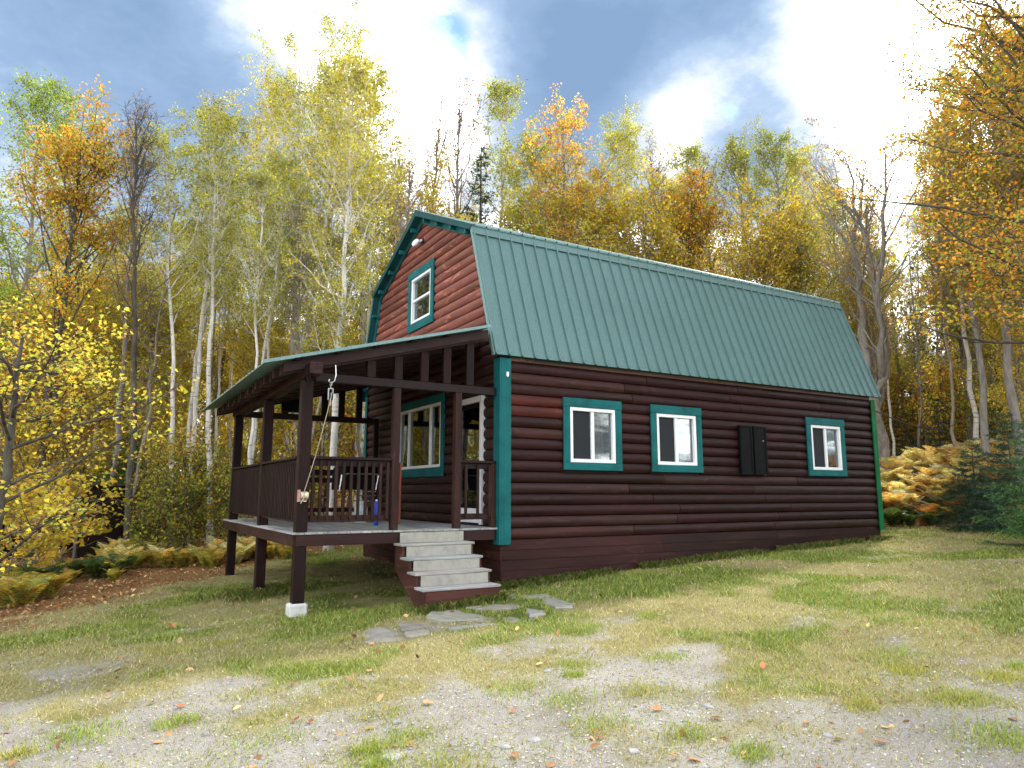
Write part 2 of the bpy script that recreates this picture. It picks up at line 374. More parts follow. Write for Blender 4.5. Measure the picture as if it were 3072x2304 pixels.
litc = s.ramp(f1, [(.25, (.06, .035, .02)), (.5, (.25, .13, .06)), (.75, (.48, .28, .13))])
lushf = s.ramp(s.math('ADD', sp.outputs[2], s.math('MULTIPLY', s.math('SUBTRACT', f2, .5), .9)), [(.3, 0.0), (.75, 1.0)])
c = s.mix(lushf, turf, green)
gf = s.ramp(s.math('ADD', sp.outputs[0], s.math('MULTIPLY', s.math('SUBTRACT', f2, .5), 1.1)), [(.30, 0.0), (.85, 1.0)]); c = s.mix(gf, c, grav)
lf = s.ramp(s.math('ADD', sp.outputs[1], s.math('MULTIPLY', s.math('SUBTRACT', f2, .5), .8)), [(.35, 0.0), (.65, 1.0)]); c = s.mix(lf, c, litc)
c = s.mix(1.0, c, s.ramp(s.noise(co, 1.6, 5, .6), [(.3, .78), (.5, 1.0), (.7, 1.15)]), 'MULTIPLY')
s.out(s.bsdf(c, .95, 0, .1, s.bump(s.math('ADD', f1, f3), .9, .02)))
gme = mesh_np('ground', np.stack([XX, YY, ZZ], -1).reshape(-1, 3), q.ravel(), np.arange(len(q)) * 4, 'ground', np.stack([ga, li, lu], -1).reshape(-1, 3), True)
tag(link('ground', gme), kind='structure')

# ------------------------------------------------------------------ cabin
L, W, CH, ZB = 9.02, 6.08, 0.165, -0.176
EY, EZ, KY, KZ, AZ = -.141, 2.5285, .6686, 4.7856, 5.86          # eave, knee and ridge of the gambrel (right slope)
OX, OX2 = .2128, .1314
cabin = empty('log_cabin', (0, 0, 0), 'dark log-sided cabin with green metal gambrel roof and teal window trim', 'cabin')
def slab_with_holes(mb, plane, lo, hi, u0, u1, z0, z1, holes):
    us = sorted({u0, u1, *[h[0] for h in holes], *[h[1] for h in holes]}); zs = sorted({z0, z1, *[h[2] for h in holes], *[h[3] for h in holes]})
    for a, b in zip(us, us[1:]):
        run = None
        for c, d in zip(zs, zs[1:]):
            um, zm = (a + b) / 2, (c + d) / 2
            solid = not any(h[0] < um < h[1] and h[2] < zm < h[3] for h in holes)
            if solid:
                if plane == 'y': mb.box(a, b, lo, hi, c, d)
                else: mb.box(lo, hi, a, b, c, d)
WIN = [(1.045, 2.195, .85, 1.98), (2.82, 3.985, .85, 1.98), (6.805, 7.98, .84, 1.985)]     # outer trim of the long-wall windows
LH = [(a + .13, b - .13, c + .12, d - .145) for a, b, c, d in WIN]                          # white frames
PW = (2.03, 4.05, .94, 2.07); GW = (2.59, 3.53, 3.75, 4.65); DR = (.50, 1.46, 0.02, 2.0)
m = MB(); slab_with_holes(m, 'y', 0.0, .12, 0.0, L, -.9, 2.6, LH); m.build('wall', 'shed_dark', cabin)
m = MB(); slab_with_holes(m, 'x', 0.0, .12, .12, W, -1.1, 2.6, [PW, DR]); m.build('wall', 'shed_dark', cabin)
m = MB(); m.box(L - .12, L, .12, W, -.9, 2.6); m.build('wall', 'shed_dark', cabin)
m = MB(); m.box(.12, L - .12, W - .12, W, -1.2, 2.6); m.build('wall', 'shed_dark', cabin)
m = MB(); m.box(.13, L - .13, .13, W - .13, -.12, -.02); m.build('floor', 'interior', cabin)
m = MB(); m.box(.13, L - .13, .0, W, 2.605, 2.70); m.build('ceiling', 'interior', cabin)
def gam(y):                                                                                # underside of the roof at y
    yy = min(y, W - y)
    return EZ + (yy - EY) * (KZ - EZ) / (KY - EY) if yy < KY else KZ + (yy - KY) * (AZ - KZ) / (W / 2 - KY)
def yin(z):                                                                                # inner y of the right slope at height z
    if z <= EZ: return 0.0
    if z < KZ: return max(0.0, EY + (z - EZ) * (KY - EY) / (KZ - EZ))
    return KY + (z - KZ) * (W / 2 - KY) / (AZ - KZ)
for xx in (0.0, L - .12):                                                                  # gable slabs
    m = MB()
    ys = sorted({.06, .3, KY, GW[0], GW[1], W / 2, W - KY, W - .3, W - .06} if xx == 0 else {.06, KY, W / 2, W - KY, W - .06})
    for a, b in zip(ys, ys[1:]):
        if xx == 0 and GW[0] - 1e-6 <= a and b <= GW[1] + 1e-6:
            m.prism([(xx, a, 2.6), (xx, b, 2.6), (xx, b, GW[2]), (xx, a, GW[2])], (.12, 0, 0))
            m.prism([(xx, a, GW[3]), (xx, b, GW[3]), (xx, b, gam(b) - .06), (xx, a, gam(a) - .06)], (.12, 0, 0))
        else: m.prism([(xx, a, 2.6), (xx, b, 2.6), (xx, b, max(gam(b) - .06, 2.61)), (xx, a, max(gam(a) - .06, 2.61))], (.12, 0, 0))
    m.build('gable_wall', 'shed_dark', cabin)

PROF = [(0.006, 0.0)] + [(.006 + .052 * (math.sin(math.pi * (.05 + .91 * u)) ** .62), u * CH) for u in (.04, .14, .30, .5, .68, .84, .95)] + [(.004, CH - .002)]
def log_long(x0, x1, z, d, col, yb=0.0):
    """half-log on the long wall, bulging to -y"""
    b = .006; vs = []; n = len(PROF)
    for xx, k in ((x0, .0), (x0 + b, 1), (x1 - b, 1), (x1, .0)):
        for (dp, h) in PROF: vs.append((xx, yb - (dp * (1 if k else .8) + (d if k else d - .002)), z + h))
    fs = [(i * n + j, (i + 1) * n + j, (i + 1) * n + j + 1, i * n + j + 1) for i in range(3) for j in range(n - 1)]
    bi = len(vs); vs += [(x0, yb, z), (x0, yb, z + CH - .002), (x1, yb, z), (x1, yb, z + CH - .002)]
    fs += [tuple([bi] + list(range(n)) + [bi + 1]), tuple([bi + 3] + list(range(4 * n - 1, 3 * n - 1, -1)) + [bi + 2])]
    m = MB(); m.add(vs, fs); m.sm = True; return m
def log_gable(z, d, e0, e1):
    """half-log on the gable, bulging to -x; e0/e1 give its ends at a height"""
    vs = []; n = len(PROF)
    for e in (e0, e1):
        for (dp, h) in PROF: vs.append((-(dp + d), e(z + h), z + h))
    fs = [(j, n + j, n + j + 1, j + 1) for j in range(n - 1)]
    bi = len(vs); vs += [(0, e0(z), z), (0, e0(z + CH), z + CH - .002), (0, e1(z), z), (0, e1(z + CH), z + CH - .002)]
    fs += [tuple([bi] + list(range(n)) + [bi + 1]), tuple([bi + 3] + list(range(2 * n - 1, n - 1, -1)) + [bi + 2])]
    m = MB(); m.add(vs, fs); m.sm = True; return m
rl = random.Random(8)
DARKLOG = (.025, .0068, .0074)
def tint(c, v=.18, r=rl):
    k = 1 + r.uniform(-v, v); return (c[0] * k * (1 + r.uniform(-.06, .06)), c[1] * k, c[2] * k * (1 + r.uniform(-.08, .08)))
for k in range(17):
    z = ZB + k * CH; zm = z + CH / 2
    cuts = [(.108, None)]; segs = []; x = .108
    for a, b, c, d in LH:
        if c - .10 < zm < d + .10: segs.append((x, a - .115)); x = b + .115
    segs.append((x, L - .02))
    pieces = []
    for a, b in segs:
        x = a
        while b - x > 3.6:
            n_ = x + rl.uniform(2.0, 3.4)
            if b - n_ < .8: break
            pieces.append((x, n_ - .0015)); x = n_ + .0015
        pieces.append((x, b))
    for a, b in pieces:
        col = tint(DARKLOG)
        if a < .2 and k in (11, 12): col = (.075, .016, .013)
        elif a < 3 and k in (11,): col = (.05, .015, .013)
        elif a < .2 and k in (0, 9, 14): col = (.045, .016, .014)
        elif rl.random() < .12: col = tint((.036, .0145, .013))
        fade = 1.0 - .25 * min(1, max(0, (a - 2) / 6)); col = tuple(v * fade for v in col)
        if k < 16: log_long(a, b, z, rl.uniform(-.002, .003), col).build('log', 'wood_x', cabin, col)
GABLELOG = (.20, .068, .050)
for k in range(0, 37):
    z = ZB + k * CH; zm = z + CH / 2
    if zm > AZ - .16: break
    e0 = (lambda zz: yin(zz) + (.03 if zz > EZ else .105)); e1 = (lambda zz: W - yin(zz) - (.03 if zz > EZ else .105))
    spans = [(e0, e1)]; holes = []
    if zm < DR[3] + .06: holes.append((DR[0] - .01, DR[1] + .01))
    if PW[2] - .1 < zm < PW[3] + .02: holes.append((PW[0] - .1, PW[1] + .1))
    if GW[2] - .12 < zm < GW[3] + .12: holes.append((GW[0] - .12, GW[1] + .12))
    cur = e0
    for a, b in holes:
        col = tint(GABLELOG if z > 2.85 else (.036, .0165, .015), .2)  # logs below the porch roof: its shade is put into their darker colour
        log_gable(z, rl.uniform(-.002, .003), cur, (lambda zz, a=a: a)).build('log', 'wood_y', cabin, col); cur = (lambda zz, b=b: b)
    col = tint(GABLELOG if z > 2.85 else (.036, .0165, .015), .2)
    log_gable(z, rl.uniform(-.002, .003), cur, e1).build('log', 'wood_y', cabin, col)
# skirting boards below the logs
zz = ZB - .004; hts = (.15, .14, .15, .14, .15)
for i, h in enumerate(hts):
    x = -.012
    while x < L - .3:
        x2 = min(L + .01, x + rl.uniform(2.6, 4.2))
        if L - x2 < .8: x2 = L + .01
        top = zz
        if gz((x + x2) / 2, -.05) < top:
            col = tint((.042, .015, .0135) if x < 2 else (.027, .0115, .011), .15)
            MB().bbox(x + .001, x2 - .001, -.022 - .003 * (i % 2), -.0005, zz - h + .003, zz, .003).build('skirt_board', 'wood_x', cabin, col)
        x = x2
    MB().bbox(-.03, -.0005, -.018, W, zz - h + .003, zz, .003).build('skirt_board', 'wood_y', cabin, tint((.06, .022, .02), .15))
    zz -= h
MB().box(-.02, -.0005, 0, W, -1.4, zz).build('skirt_board', 'wood_y', cabin, (.04, .016, .015))
MB().box(-.01, L, -.015, -.0005, -1.2, zz).build('skirt_board', 'wood_x', cabin, (.05, .02, .018))
# corner trim
MB().bbox(-.066, .108, -.082, -.058, -.245, 2.50, .004).build('corner_trim', 'teal_z', cabin)
MB().bbox(-.090, -.066, -.082, .02, -.245, 2.50, .004).build('corner_trim', 'teal_z', cabin)
MB().bbox(-.086, -.062, .022, .115, .0, 2.50, .004).build('corner_trim', 'teal_z', cabin)
MB().bbox(-.086, -.062, .022, .125, -.245, -.004, .004).build('corner_trim', 'teal_z', cabin)
MB().bbox(L - .075, L + .03, -.088, -.06, -.24, 2.47, .004).build('corner_trim', 'green_paint', cabin)
MB().bbox(L + .03, L + .055, -.088, .06, -.24, 2.47, .004).build('corner_trim', 'green_paint', cabin)
MB().bbox(-.086, -.062, W - .11, W + .02, -.245, 2.6, .004).build('corner_trim', 'teal_z', cabin)
MB().bbox(-.062, .10, W + .0, W + .024, -.245, 2.6, .004).build('corner_trim', 'teal_z', cabin)
MB().bbox(.11, L - .08, -.05, -.002, ZB + 16 * CH + .002, EZ + .02, .004).build('frieze_board', 'wood_x', cabin, (.09, .05, .035))

def frame_rect(mb, plane, u0, u1, z0, z1, w, d0, d1):
    """rectangular frame of width w; depth from d0 (outer face) to d1"""
    for (a, b, c, d) in ((u0, u1, z1 - w, z1), (u0, u1, z0, z0 + w), (u0, u0 + w, z0 + w, z1 - w), (u1 - w, u1, z0 + w, z1 - w)):
        if plane == 'y': mb.bbox(a, b, d0, d1, c, d, .004)
        else: mb.bbox(d0, d1, a, b, c, d, .004)
def bxp(plane, u0, u1, d0, d1, z0, z1, b=.004):
    m = MB(); return m.bbox(u0, u1, d0, d1, z0, z1, b) if plane == 'y' else m.bbox(d0, d1, u0, u1, z0, z1, b)
for (a, b, c, d), (fa, fb, fc, fd) in zip(WIN, LH):
    m = MB(); frame_rect(m, 'y', fa, fb, fc, fd, .055, -.078, .03)
    w = m.build('window', 'white_vinyl', cabin)
    mid = (fa + fb) / 2
    bxp('y', mid - .03, mid + .03, -.066, .02, fc + .055, fd - .055).build('mullion', 'white_vinyl', w)
    bxp('y', fa + .05, mid - .03, -.035, -.025, fc + .05, fd - .05, .001).build('screen', 'screen_mesh', w)
    bxp('y', mid + .03, fb - .05, -.028, -.022, fc + .05, fd - .05, .001).build('pane', 'glass', w)
    m = MB(); n = 22; vs = []; cw = .62 * (fb - mid)
    for i in range(n + 1):
        x = mid + .02 + i / n * cw; y = .05 + .016 * math.sin(i * 1.7) + .006 * math.sin(i * .6)
        vs += [(x, y, fc - .1), (x, y, fd + .04)]
    m.add(vs, [(2 * i, 2 * i + 2, 2 * i + 3, 2 * i + 1) for i in range(n)]); m.sm = True
    m.build('curtain', 'curtain', w)
    t = (.0, .0)
    bxp('y', a, b, -.092, -.056, fd + .003, d).build('trim_board', 'teal_x', w)
    bxp('y', a + .002, b - .002, -.090, -.056, c, fc - .003).build('trim_board', 'teal_x', w)
    bxp('y', a + .004, fa - .003, -.088, -.056, fc - .002, fd + .002).build('trim_board', 'teal_z', w)
    bxp('y', fb + .003, b - .004, -.088, -.056, fc - .002, fd + .002).build('trim_board', 'teal_z', w)
# upper gable window: double hung
fa, fb, fc, fd = GW
m = MB(); frame_rect(m, 'x', fa, fb, fc, fd, .05, -.075, .03); w = m.build('window', 'white_vinyl', cabin)
zm = (fc + fd) / 2
bxp('x', fa + .05, fb - .05, -.062, .02, zm - .022, zm + .022).build('sash_rail', 'white_vinyl', w)
bxp('x', fa + .05, fb - .05, -.028, -.022, zm + .022, fd - .05, .001).build('pane', 'glass', w)
bxp('x', fa + .05, fb - .05, -.022, -.016, fc + .05, zm - .022, .001).build('pane', 'glass', w)
bxp('x', fa + .05, fb - .05, .004, .008, fc + .05, zm - .022, .001).build('screen', 'screen_mesh', w)
bxp('x', 2.455, 3.685, -.09, -.055, fd + .003, 4.80).build('trim_board', 'teal_y', w)
bxp('x', 2.457, 3.683, -.088, -.055, 3.59, fc - .003).build('trim_board', 'teal_y', w)
bxp('x', 2.46, fa - .003, -.086, -.055, fc - .002, fd + .002).build('trim_board', 'teal_z', w)
bxp('x', fb + .003, 3.68, -.086, -.055, fc - .002, fd + .002).build('trim_board', 'teal_z', w)
# big three-light window on the porch
fa, fb, fc, fd = PW
m = MB(); frame_rect(m, 'x', fa, fb, fc, fd, .05, -.075, .03); w = m.build('window', 'white_vinyl', cabin)
for yy in (2.53, 3.55): bxp('x', yy - .025, yy + .025, -.064, .02, fc + .05, fd - .05).build('mullion', 'white_vinyl', w)
for a, b in ((fa + .05, 2.505), (2.555, 3.525), (3.575, fb - .05)): bxp('x', a, b, -.028, -.022, fc + .05, fd - .05, .001).build('pane', 'glass', w)
bxp('x', fa - .12, fb + .12, -.09, -.055, fd + .003, fd + .14).build('trim_board', 'teal_y', w)
bxp('x', fa - .118, fb + .118, -.088, -.055, fc - .16, fc - .003).build('trim_board', 'teal_y', w)
bxp('x', fa - .115, fa - .003, -.086, -.055, fc - .002, fd + .002).build('trim_board', 'teal_z', w)
bxp('x', fb + .003, fb + .115, -.086, -.055, fc - .002, fd + .002).build('trim_board', 'teal_z', w)
# door
y0, y1, z0, z1 = DR
m = MB()
for (a, b, c, d) in ((y0, y1, z1 - .09, z1), (y0, y0 + .075, z0, z1 - .09), (y1 - .075, y1, z0, z1 - .09)): m.bbox(-.085, .03, a, b, c, d, .005)
dr = m.build('door', 'white_paint', cabin)
bxp('x', y0 + .078, y1 - .078, -.045, -.012, z0 + .02, z0 + .24).build('kick_panel', 'white_paint', dr)
m = MB(); frame_rect(m, 'x', y0 + .078, y1 - .078, z0 + .245, z1 - .093, .06, -.045, -.012); m.build('door_frame', 'black_plastic', dr)
bxp('x', y0 + .14, y1 - .14, -.03, -.024, z0 + .31, z1 - .155, .001).build('pane', 'glass', dr)
bxp('x', y0 + .13, y1 - .13, .02, .05, z0 + .02, z1 - .1).build('inner_door', 'black_plastic', dr)
MB().tube([(-.05, y1 - .11, 1.0), (-.085, y1 - .11, 1.0), (-.085, y1 - .11, 1.12), (-.05, y1 - .11, 1.12)], .008).build('handle', 'dark_metal', dr)

# roof
roof = empty('roof'); roof.parent = cabin
RIB = .2285
def slope_pts(y0, z0, y1, z1):
    d = Vector((0, y1 - y0, z1 - z0)); ln = d.length; d.normalize(); nrm = Vector((0, -d.z, d.y)); return d, nrm, ln
def panel_mesh(x0, nrib, ya, za, yb, zb, lift, last=False, flip=1):
    """ribbed steel sheet from (ya,za) up to (yb,zb)"""
    d, nr, ln = slope_pts(ya, za, yb, zb); nr = nr * flip
    prof = []
    for i in range(nrib):
        b = i * RIB
        prof += [(b, .0), (b + .006, .034), (b + .026, .034), (b + .034, 0), (b + .105, 0), (b + .112, .004), (b + .118, 0), (b + .165, 0), (b + .172, .004), (b + .178, 0)]
    prof += [(nrib * RIB, 0)] if not last else [(nrib * RIB, 0), (nrib * RIB + .006, .034), (nrib * RIB + .026, .034), (nrib * RIB + .034, 0), (nrib * RIB + .05, -.03)]
    vs = []
    for v in (-.0, ln):
        for u, h in prof: vs.append(Vector((x0 + u, ya, za)) + d * v + nr * (lift + h))
    n = len(prof); fs = [(i, i + 1, n + i + 1, n + i) for i in range(n - 1)]
    for u, h in prof: vs.append(Vector((x0 + u, ya, za)) + nr * (lift + h - .004) + d * .0)          # turned lower edge gives the sheet a visible thickness
    fs += [(i, 2 * n + i, 2 * n + i + 1, i + 1) for i in range(n - 1)]
    m = MB(); m.add(vs, fs)
    for i in range(nrib):                                                        # screw heads
        for v in np.arange(.06, ln, .58):
            for du in (.072,):
                c = Vector((x0 + i * RIB + du, ya, za)) + d * float(v) + nr * (lift + .001)
                a_ = Vector((1, 0, 0)) * .011; b_ = d * .011; t = nr * .008
                m.add([c - a_ - b_, c + a_ - b_, c + a_ + b_, c - a_ + b_, c + t], [(0, 1, 4), (1, 2, 4), (2, 3, 4), (3, 0, 4)])
    return m
x = -OX; LEN = L + OX + OX2; npan = 10; per = 4
for i in range(npan):
    nr_ = 4 if i < npan - 1 else 5
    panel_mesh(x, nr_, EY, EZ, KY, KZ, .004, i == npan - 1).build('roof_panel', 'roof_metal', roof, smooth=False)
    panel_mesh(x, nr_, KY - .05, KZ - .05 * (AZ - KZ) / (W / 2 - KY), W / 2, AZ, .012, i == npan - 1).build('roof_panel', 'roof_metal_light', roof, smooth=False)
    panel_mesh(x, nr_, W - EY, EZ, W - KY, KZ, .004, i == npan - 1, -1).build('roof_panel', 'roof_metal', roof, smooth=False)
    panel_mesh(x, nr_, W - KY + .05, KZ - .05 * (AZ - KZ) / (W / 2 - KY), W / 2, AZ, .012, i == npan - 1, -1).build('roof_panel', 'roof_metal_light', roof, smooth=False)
    x += 4 * RIB
XE = L + OX2 + .04
for sgn in (0, 1):                                                               # sheathing under the sheets
    Y = (lambda y: y) if not sgn else (lambda y: W - y)
    d, nr, ln = slope_pts(EY, EZ, KY, KZ); o = nr * -.05
    m = MB(); m.prism([(-OX + .01, Y(EY), EZ + .01), (-OX + .01, Y(KY), KZ), (-OX + .01, Y(KY - o.y * -1), KZ + o.z), (-OX + .01, Y(EY + o.y * 1), EZ + .01 + o.z)], (XE + OX - .03, 0, 0)); m.build('sheathing', 'teal_dark', roof)
    d2, nr2, ln2 = slope_pts(KY, KZ, W / 2, AZ); o = nr2 * -.05
    m = MB(); m.prism([(-OX + .01, Y(KY - .03), KZ - .013), (-OX + .01, Y(W / 2), AZ), (-OX + .01, Y(W / 2), AZ - .055), (-OX + .01, Y(KY + .0), KZ - .05)], (XE + OX - .03, 0, 0)); m.build('sheathing', 'teal_dark', roof)
    # flashing below the knee
    m = MB(); P0 = Vector((0, KY, KZ)) + nr * .03; P1 = P0 - d * .17
    q0 = Vector((-OX - .012, Y(P0.y), P0.z + .012)); q1 = Vector((-OX - .012, Y(P1.y), P1.z)); q2 = q1 + Vector((0, (nr.y * -.012) * (1 if not sgn else -1), nr.z * -.012)); q3 = q0 + Vector((0, .02 * (1 if not sgn else -1), 0))
    xx_ = -OX - .012
    while xx_ < XE:
        ln_ = min(3.05, XE + .01 - xx_); sh = Vector((xx_ - (-OX - .012), 0, 0)); lift_ = Vector((0, 0, rl.uniform(0, .004)))
        mm = MB(); mm.prism([q0 + sh + lift_, q1 + sh, q2 + sh, q3 + sh + lift_], (ln_ - .004, 0, 0)); mm.build('flashing', 'roof_metal', roof, smooth=False); xx_ += ln_
    # rake trim and frieze boards on the gable
    m = MB(); m.prism([(-OX - .016, Y(EY - .012), EZ - .01), (-OX - .016, Y(KY - .02), KZ + .0), (-OX - .016, Y(KY + .028), KZ - .01), (-OX - .016, Y(EY + .05), EZ - .01)], (.022, 0, 0)); m.build('rake_trim', 'roof_metal_light', roof)
    m = MB(); m.prism([(-OX - .018, Y(KY - .05), KZ + .012), (-OX - .018, Y(W / 2 + .0), AZ + .045), (-OX - .018, Y(W / 2), AZ - .075), (-OX - .018, Y(KY - .02), KZ - .075)], (.024, 0, 0)); m.build('rake_trim', 'teal_dark', roof)
    m = MB(); m.prism([(-.085, Y(KY + .035), KZ - .02), (-.085, Y(W / 2), AZ - .065), (-.085, Y(W / 2), AZ - .20), (-.085, Y(KY + .07), KZ - .15)], (.03, 0, 0)); m.build('frieze_board', 'teal_dark' if sgn else 'teal_y', roof)  # left board in darker teal: shade under that rake painted in
    m = MB(); m.prism([(-.083, Y(EY + .07), EZ + .05), (-.083, Y(KY + .03), KZ - .03), (-.083, Y(KY + .12), KZ - .07), (-.083, Y(EY + .16), EZ + .05)], (.03, 0, 0)); m.build('frieze_board', 'teal_z', roof)
    for t in (.12, .37, .62, .87):                                               # lookouts carrying the overhang
        yy = KY + t * (W / 2 - KY); zt = KZ + t * (AZ - KZ) - .055
        MB().bbox(-OX + .02, -.086, Y(yy) - .03, Y(yy) + .03, zt - .10, zt - .005 - .012, .004).build('lookout', 'teal_x', roof)
    for t in (.1, .45, .8):
        yy = EY + t * (KY - EY); zt = EZ + t * (KZ - EZ)
        MB().bbox(-OX + .02, -.086, min(Y(yy + .07), Y(yy + .14)), max(Y(yy + .07), Y(yy + .14)), zt - .03, zt + .03, .004).build('lookout', 'teal_x', roof)
m = MB(); m.prism([(-OX - .02, W / 2 - .19, AZ - .035), (-OX - .02, W / 2, AZ + .055), (-OX - .02, W / 2 + .19, AZ - .035), (-OX - .02, W / 2, AZ + .045)], (LEN + .06, 0, 0)); m.build('ridge_cap', 'roof_metal_light', roof)

# ------------------------------------------------------------------ porch
porch = empty('covered_porch', (-2.99, 0, 0), 'raised open porch with brown timber posts, railings and green shed roof', 'porch')
class PB(MB):
    def build(s, name, mat, parent=None, color=None, smooth=None):
        s.v = [(v[0] + 2.99, v[1], v[2]) for v in s.v]; return MB.build(s, name, mat, parent if parent is not None else porch, color, smooth)
PCOL = (.016, .0062, .0058)
rp = random.Random(5)
def tp(v=.2): return tint(PCOL, v, rp)
PY1 = 5.24
for (px, py, zb, zt) in ((-2.95, .0, -.86, 1.94), (-2.95, 2.37, -1.2, 1.94), (-2.95, 5.10, -1.06, 1.94)):
    PB().bbox(px, px + .145, py, py + .145, zb, zt, .008).build('post', 'wood_z', None, tp())
PB().bbox(-1.70, -1.60, .0, .10, .0, 1.93, .006).build('post', 'wood_z', None, (.036, .015, .0135))
PB().bbox(-1.595, -1.565, .01, .09, .08, .90, .004).build('post', 'wood_z', None, (.19, .05, .026))
PB().bbox(-.765, -.665, .0, .10, .0, 1.93, .006).build('post', 'wood_z', None, (.038, .016, .014))
PB().bbox(-.20, -.10, 5.10, 5.20, .0, 2.0, .006).build('post', 'wood_z', None, tp())
PB().bbox(-2.99, -2.77, -.04, .18, -1.25, -.86, .02).build('footing', 'concrete')
PB().bbox(-2.99, -2.77, 5.06, 5.28, -1.4, -1.06, .02).build('footing', 'concrete')
PB().bbox(-.30, -.12, 4.9, 5.1, -1.4, -1.0, .02).build('footing', 'concrete')
# deck
nb = 20; bw = 2.93 / nb
for i in range(nb):
    x0 = -2.995 + i * bw
    PB().bbox(x0 + .002, x0 + bw - .003, -.03 + rp.uniform(-.004, .004), 5.62, -.026, 0.0, .004).build('deck_board', 'deck_wood', None, tint((.33, .33, .32), .07, rp))
PB().bbox(-2.985, -2.945, .012, 5.60, -.175, -.028, .004).build('rim_joist', 'wood_y', None, (.036, .014, .012))
PB().bbox(-2.944, -.12, -.016, .022, -.17, -.028, .004).build('rim_joist', 'wood_x', None, (.03, .0125, .011))
PB().bbox(-2.944, -.12, 5.565, 5.60, -.17, -.028, .004).build('rim_joist', 'wood_x', None, tp())
for i in range(1, 9): PB().box(-2.94, -.09, i * .62 - .02, i * .62 + .02, -.165, -.029).build('joist', 'wood_x', None, tp())
# beams
PB().bbox(-2.95, -2.79, -.36, 5.50, 1.965, 2.115, .008).build('beam', 'wood_y', None, (.03, .0125, .011))
PB().bbox(-2.945, -2.80, -.02, 5.4, 1.942, 1.963, .003).build('beam', 'wood_y', None, tp())
for yb in (.005, 5.11):
    PB().bbox(-2.785, -.10, yb, yb + .085, 1.93, 2.045, .005).build('beam', 'wood_x', None, tp())
def roofz(x): return 3.0 + x * (3.0 - 2.085) / 3.48
for yb in (.01, 5.115):
    for xs in (-2.09, -1.70, -1.31, -.96, -.59):
        zt = roofz(xs) - .17
        if zt - 2.05 > .05: PB().bbox(xs, xs + .12, yb + .004, yb + .074, 2.047, zt, .004).build('stud', 'wood_z', None, tp())
# rafters with square tails
for i, yy in enumerate(np.linspace(-.02, 5.48, 10)):
    m = PB(); x0, x1 = -3.24, (-.09 if i else -.26)
    m.prism([(x0, yy, roofz(x0) - .185), (x1, yy, roofz(x1) - .185), (x1, yy, roofz(x1) - .045), (x0, yy, roofz(x0) - .045)], (0, .05, 0)); m.build('rafter', 'wood_x', None, tint((.04, .02, .016), .25, rp))
for i, yy in enumerate(np.linspace(.32, 5.2, 9)):                                 # short block tails between the rafters
    m = PB(); m.bbox(-3.26, -2.80, yy, yy + .11, 2.118 - .13 + .0, 2.118 - .0, .006)
    m = PB(); m.prism([(-3.25, yy, roofz(-3.25) - .16), (-2.97, yy, roofz(-2.97) - .16), (-2.97, yy, roofz(-2.97) - .05), (-3.25, yy, roofz(-3.25) - .05)], (0, .11, 0)); m.build('rafter', 'wood_x', None, tint((.045, .023, .018), .25, rp))
m = PB(); m.prism([(-3.22, -.10, roofz(-3.22) - .16), (-.30, -.10, roofz(-.30) - .16), (-.30, -.10, roofz(-.30) - .03), (-3.22, -.10, roofz(-3.22) - .03)], (0, .035, 0)); m.build('rafter', 'wood_x', None, (.03, .013, .012))
for i, xs in enumerate(np.arange(-3.1, -.1, .52)):                                # purlins across the rafters
    m = PB(); m.prism([(xs, -.2, roofz(xs) - .042), (xs + .09, -.2, roofz(xs + .09) - .042), (xs + .09, -.2, roofz(xs + .09) - .014), (xs, -.2, roofz(xs) - .014)], (0, 5.9, 0)) if xs < -.6 else m.prism([(xs, .1, roofz(xs) - .042), (xs + .09, .1, roofz(xs + .09) - .042), (xs + .09, .1, roofz(xs + .09) - .014), (xs, .1, roofz(xs) - .014)], (0, 5.6, 0)); m.build('purlin', 'wood_y', None, tp())
# steel roof sheets: ribs run down the slope (x), sheets side by side in y
pr = empty('porch_roof'); pr.parent = porch
y = -.25; n_s = 7; wsh = (5.78 + .25) / n_s; dsl = Vector((-3.48, 0, 2.085 - 3.0))
for i in range(n_s):
    prof = []
    for r_ in range(4):
        b = r_ * wsh / 4; prof += [(b, 0), (b + .012, .018), (b + .03, .018), (b + .042, 0)]
    prof.append((wsh, 0)); n = len(prof); vs = []
    xt = -.06 if i else -.34
    for (xx, dz) in ((xt, 0), (-3.48, 0), (-3.48, -.010), (xt, -.010)):
        for u, h in prof: vs.append((xx, y + u, roofz(xx) - .004 + h + dz))
    fs = [(i2 * n + j, i2 * n + j + 1, (i2 + 1) % 4 * n + j + 1, (i2 + 1) % 4 * n + j) for i2 in range(4) for j in range(n - 1)]
    m = PB(); m.add(vs, fs); m.build('roof_panel', 'roof_metal_light', pr, smooth=False); y += wsh
m = PB(); m.prism([(-3.49, -.262, roofz(-3.49) - .02), (-.34, -.262, roofz(-.34) - .02), (-.34, -.262, roofz(-.34) + .022), (-3.49, -.262, roofz(-3.49) + .022)], (0, .012, 0)); m.build('rake_trim', 'roof_metal_light', pr)
m = PB(); m.prism([(-.06, .1, 2.98), (-.09, .1, 2.99), (-.09, .1, 3.09), (-.075, .1, 3.10)], (0, 5.7, 0)); m.build('flashing', 'roof_metal', pr)
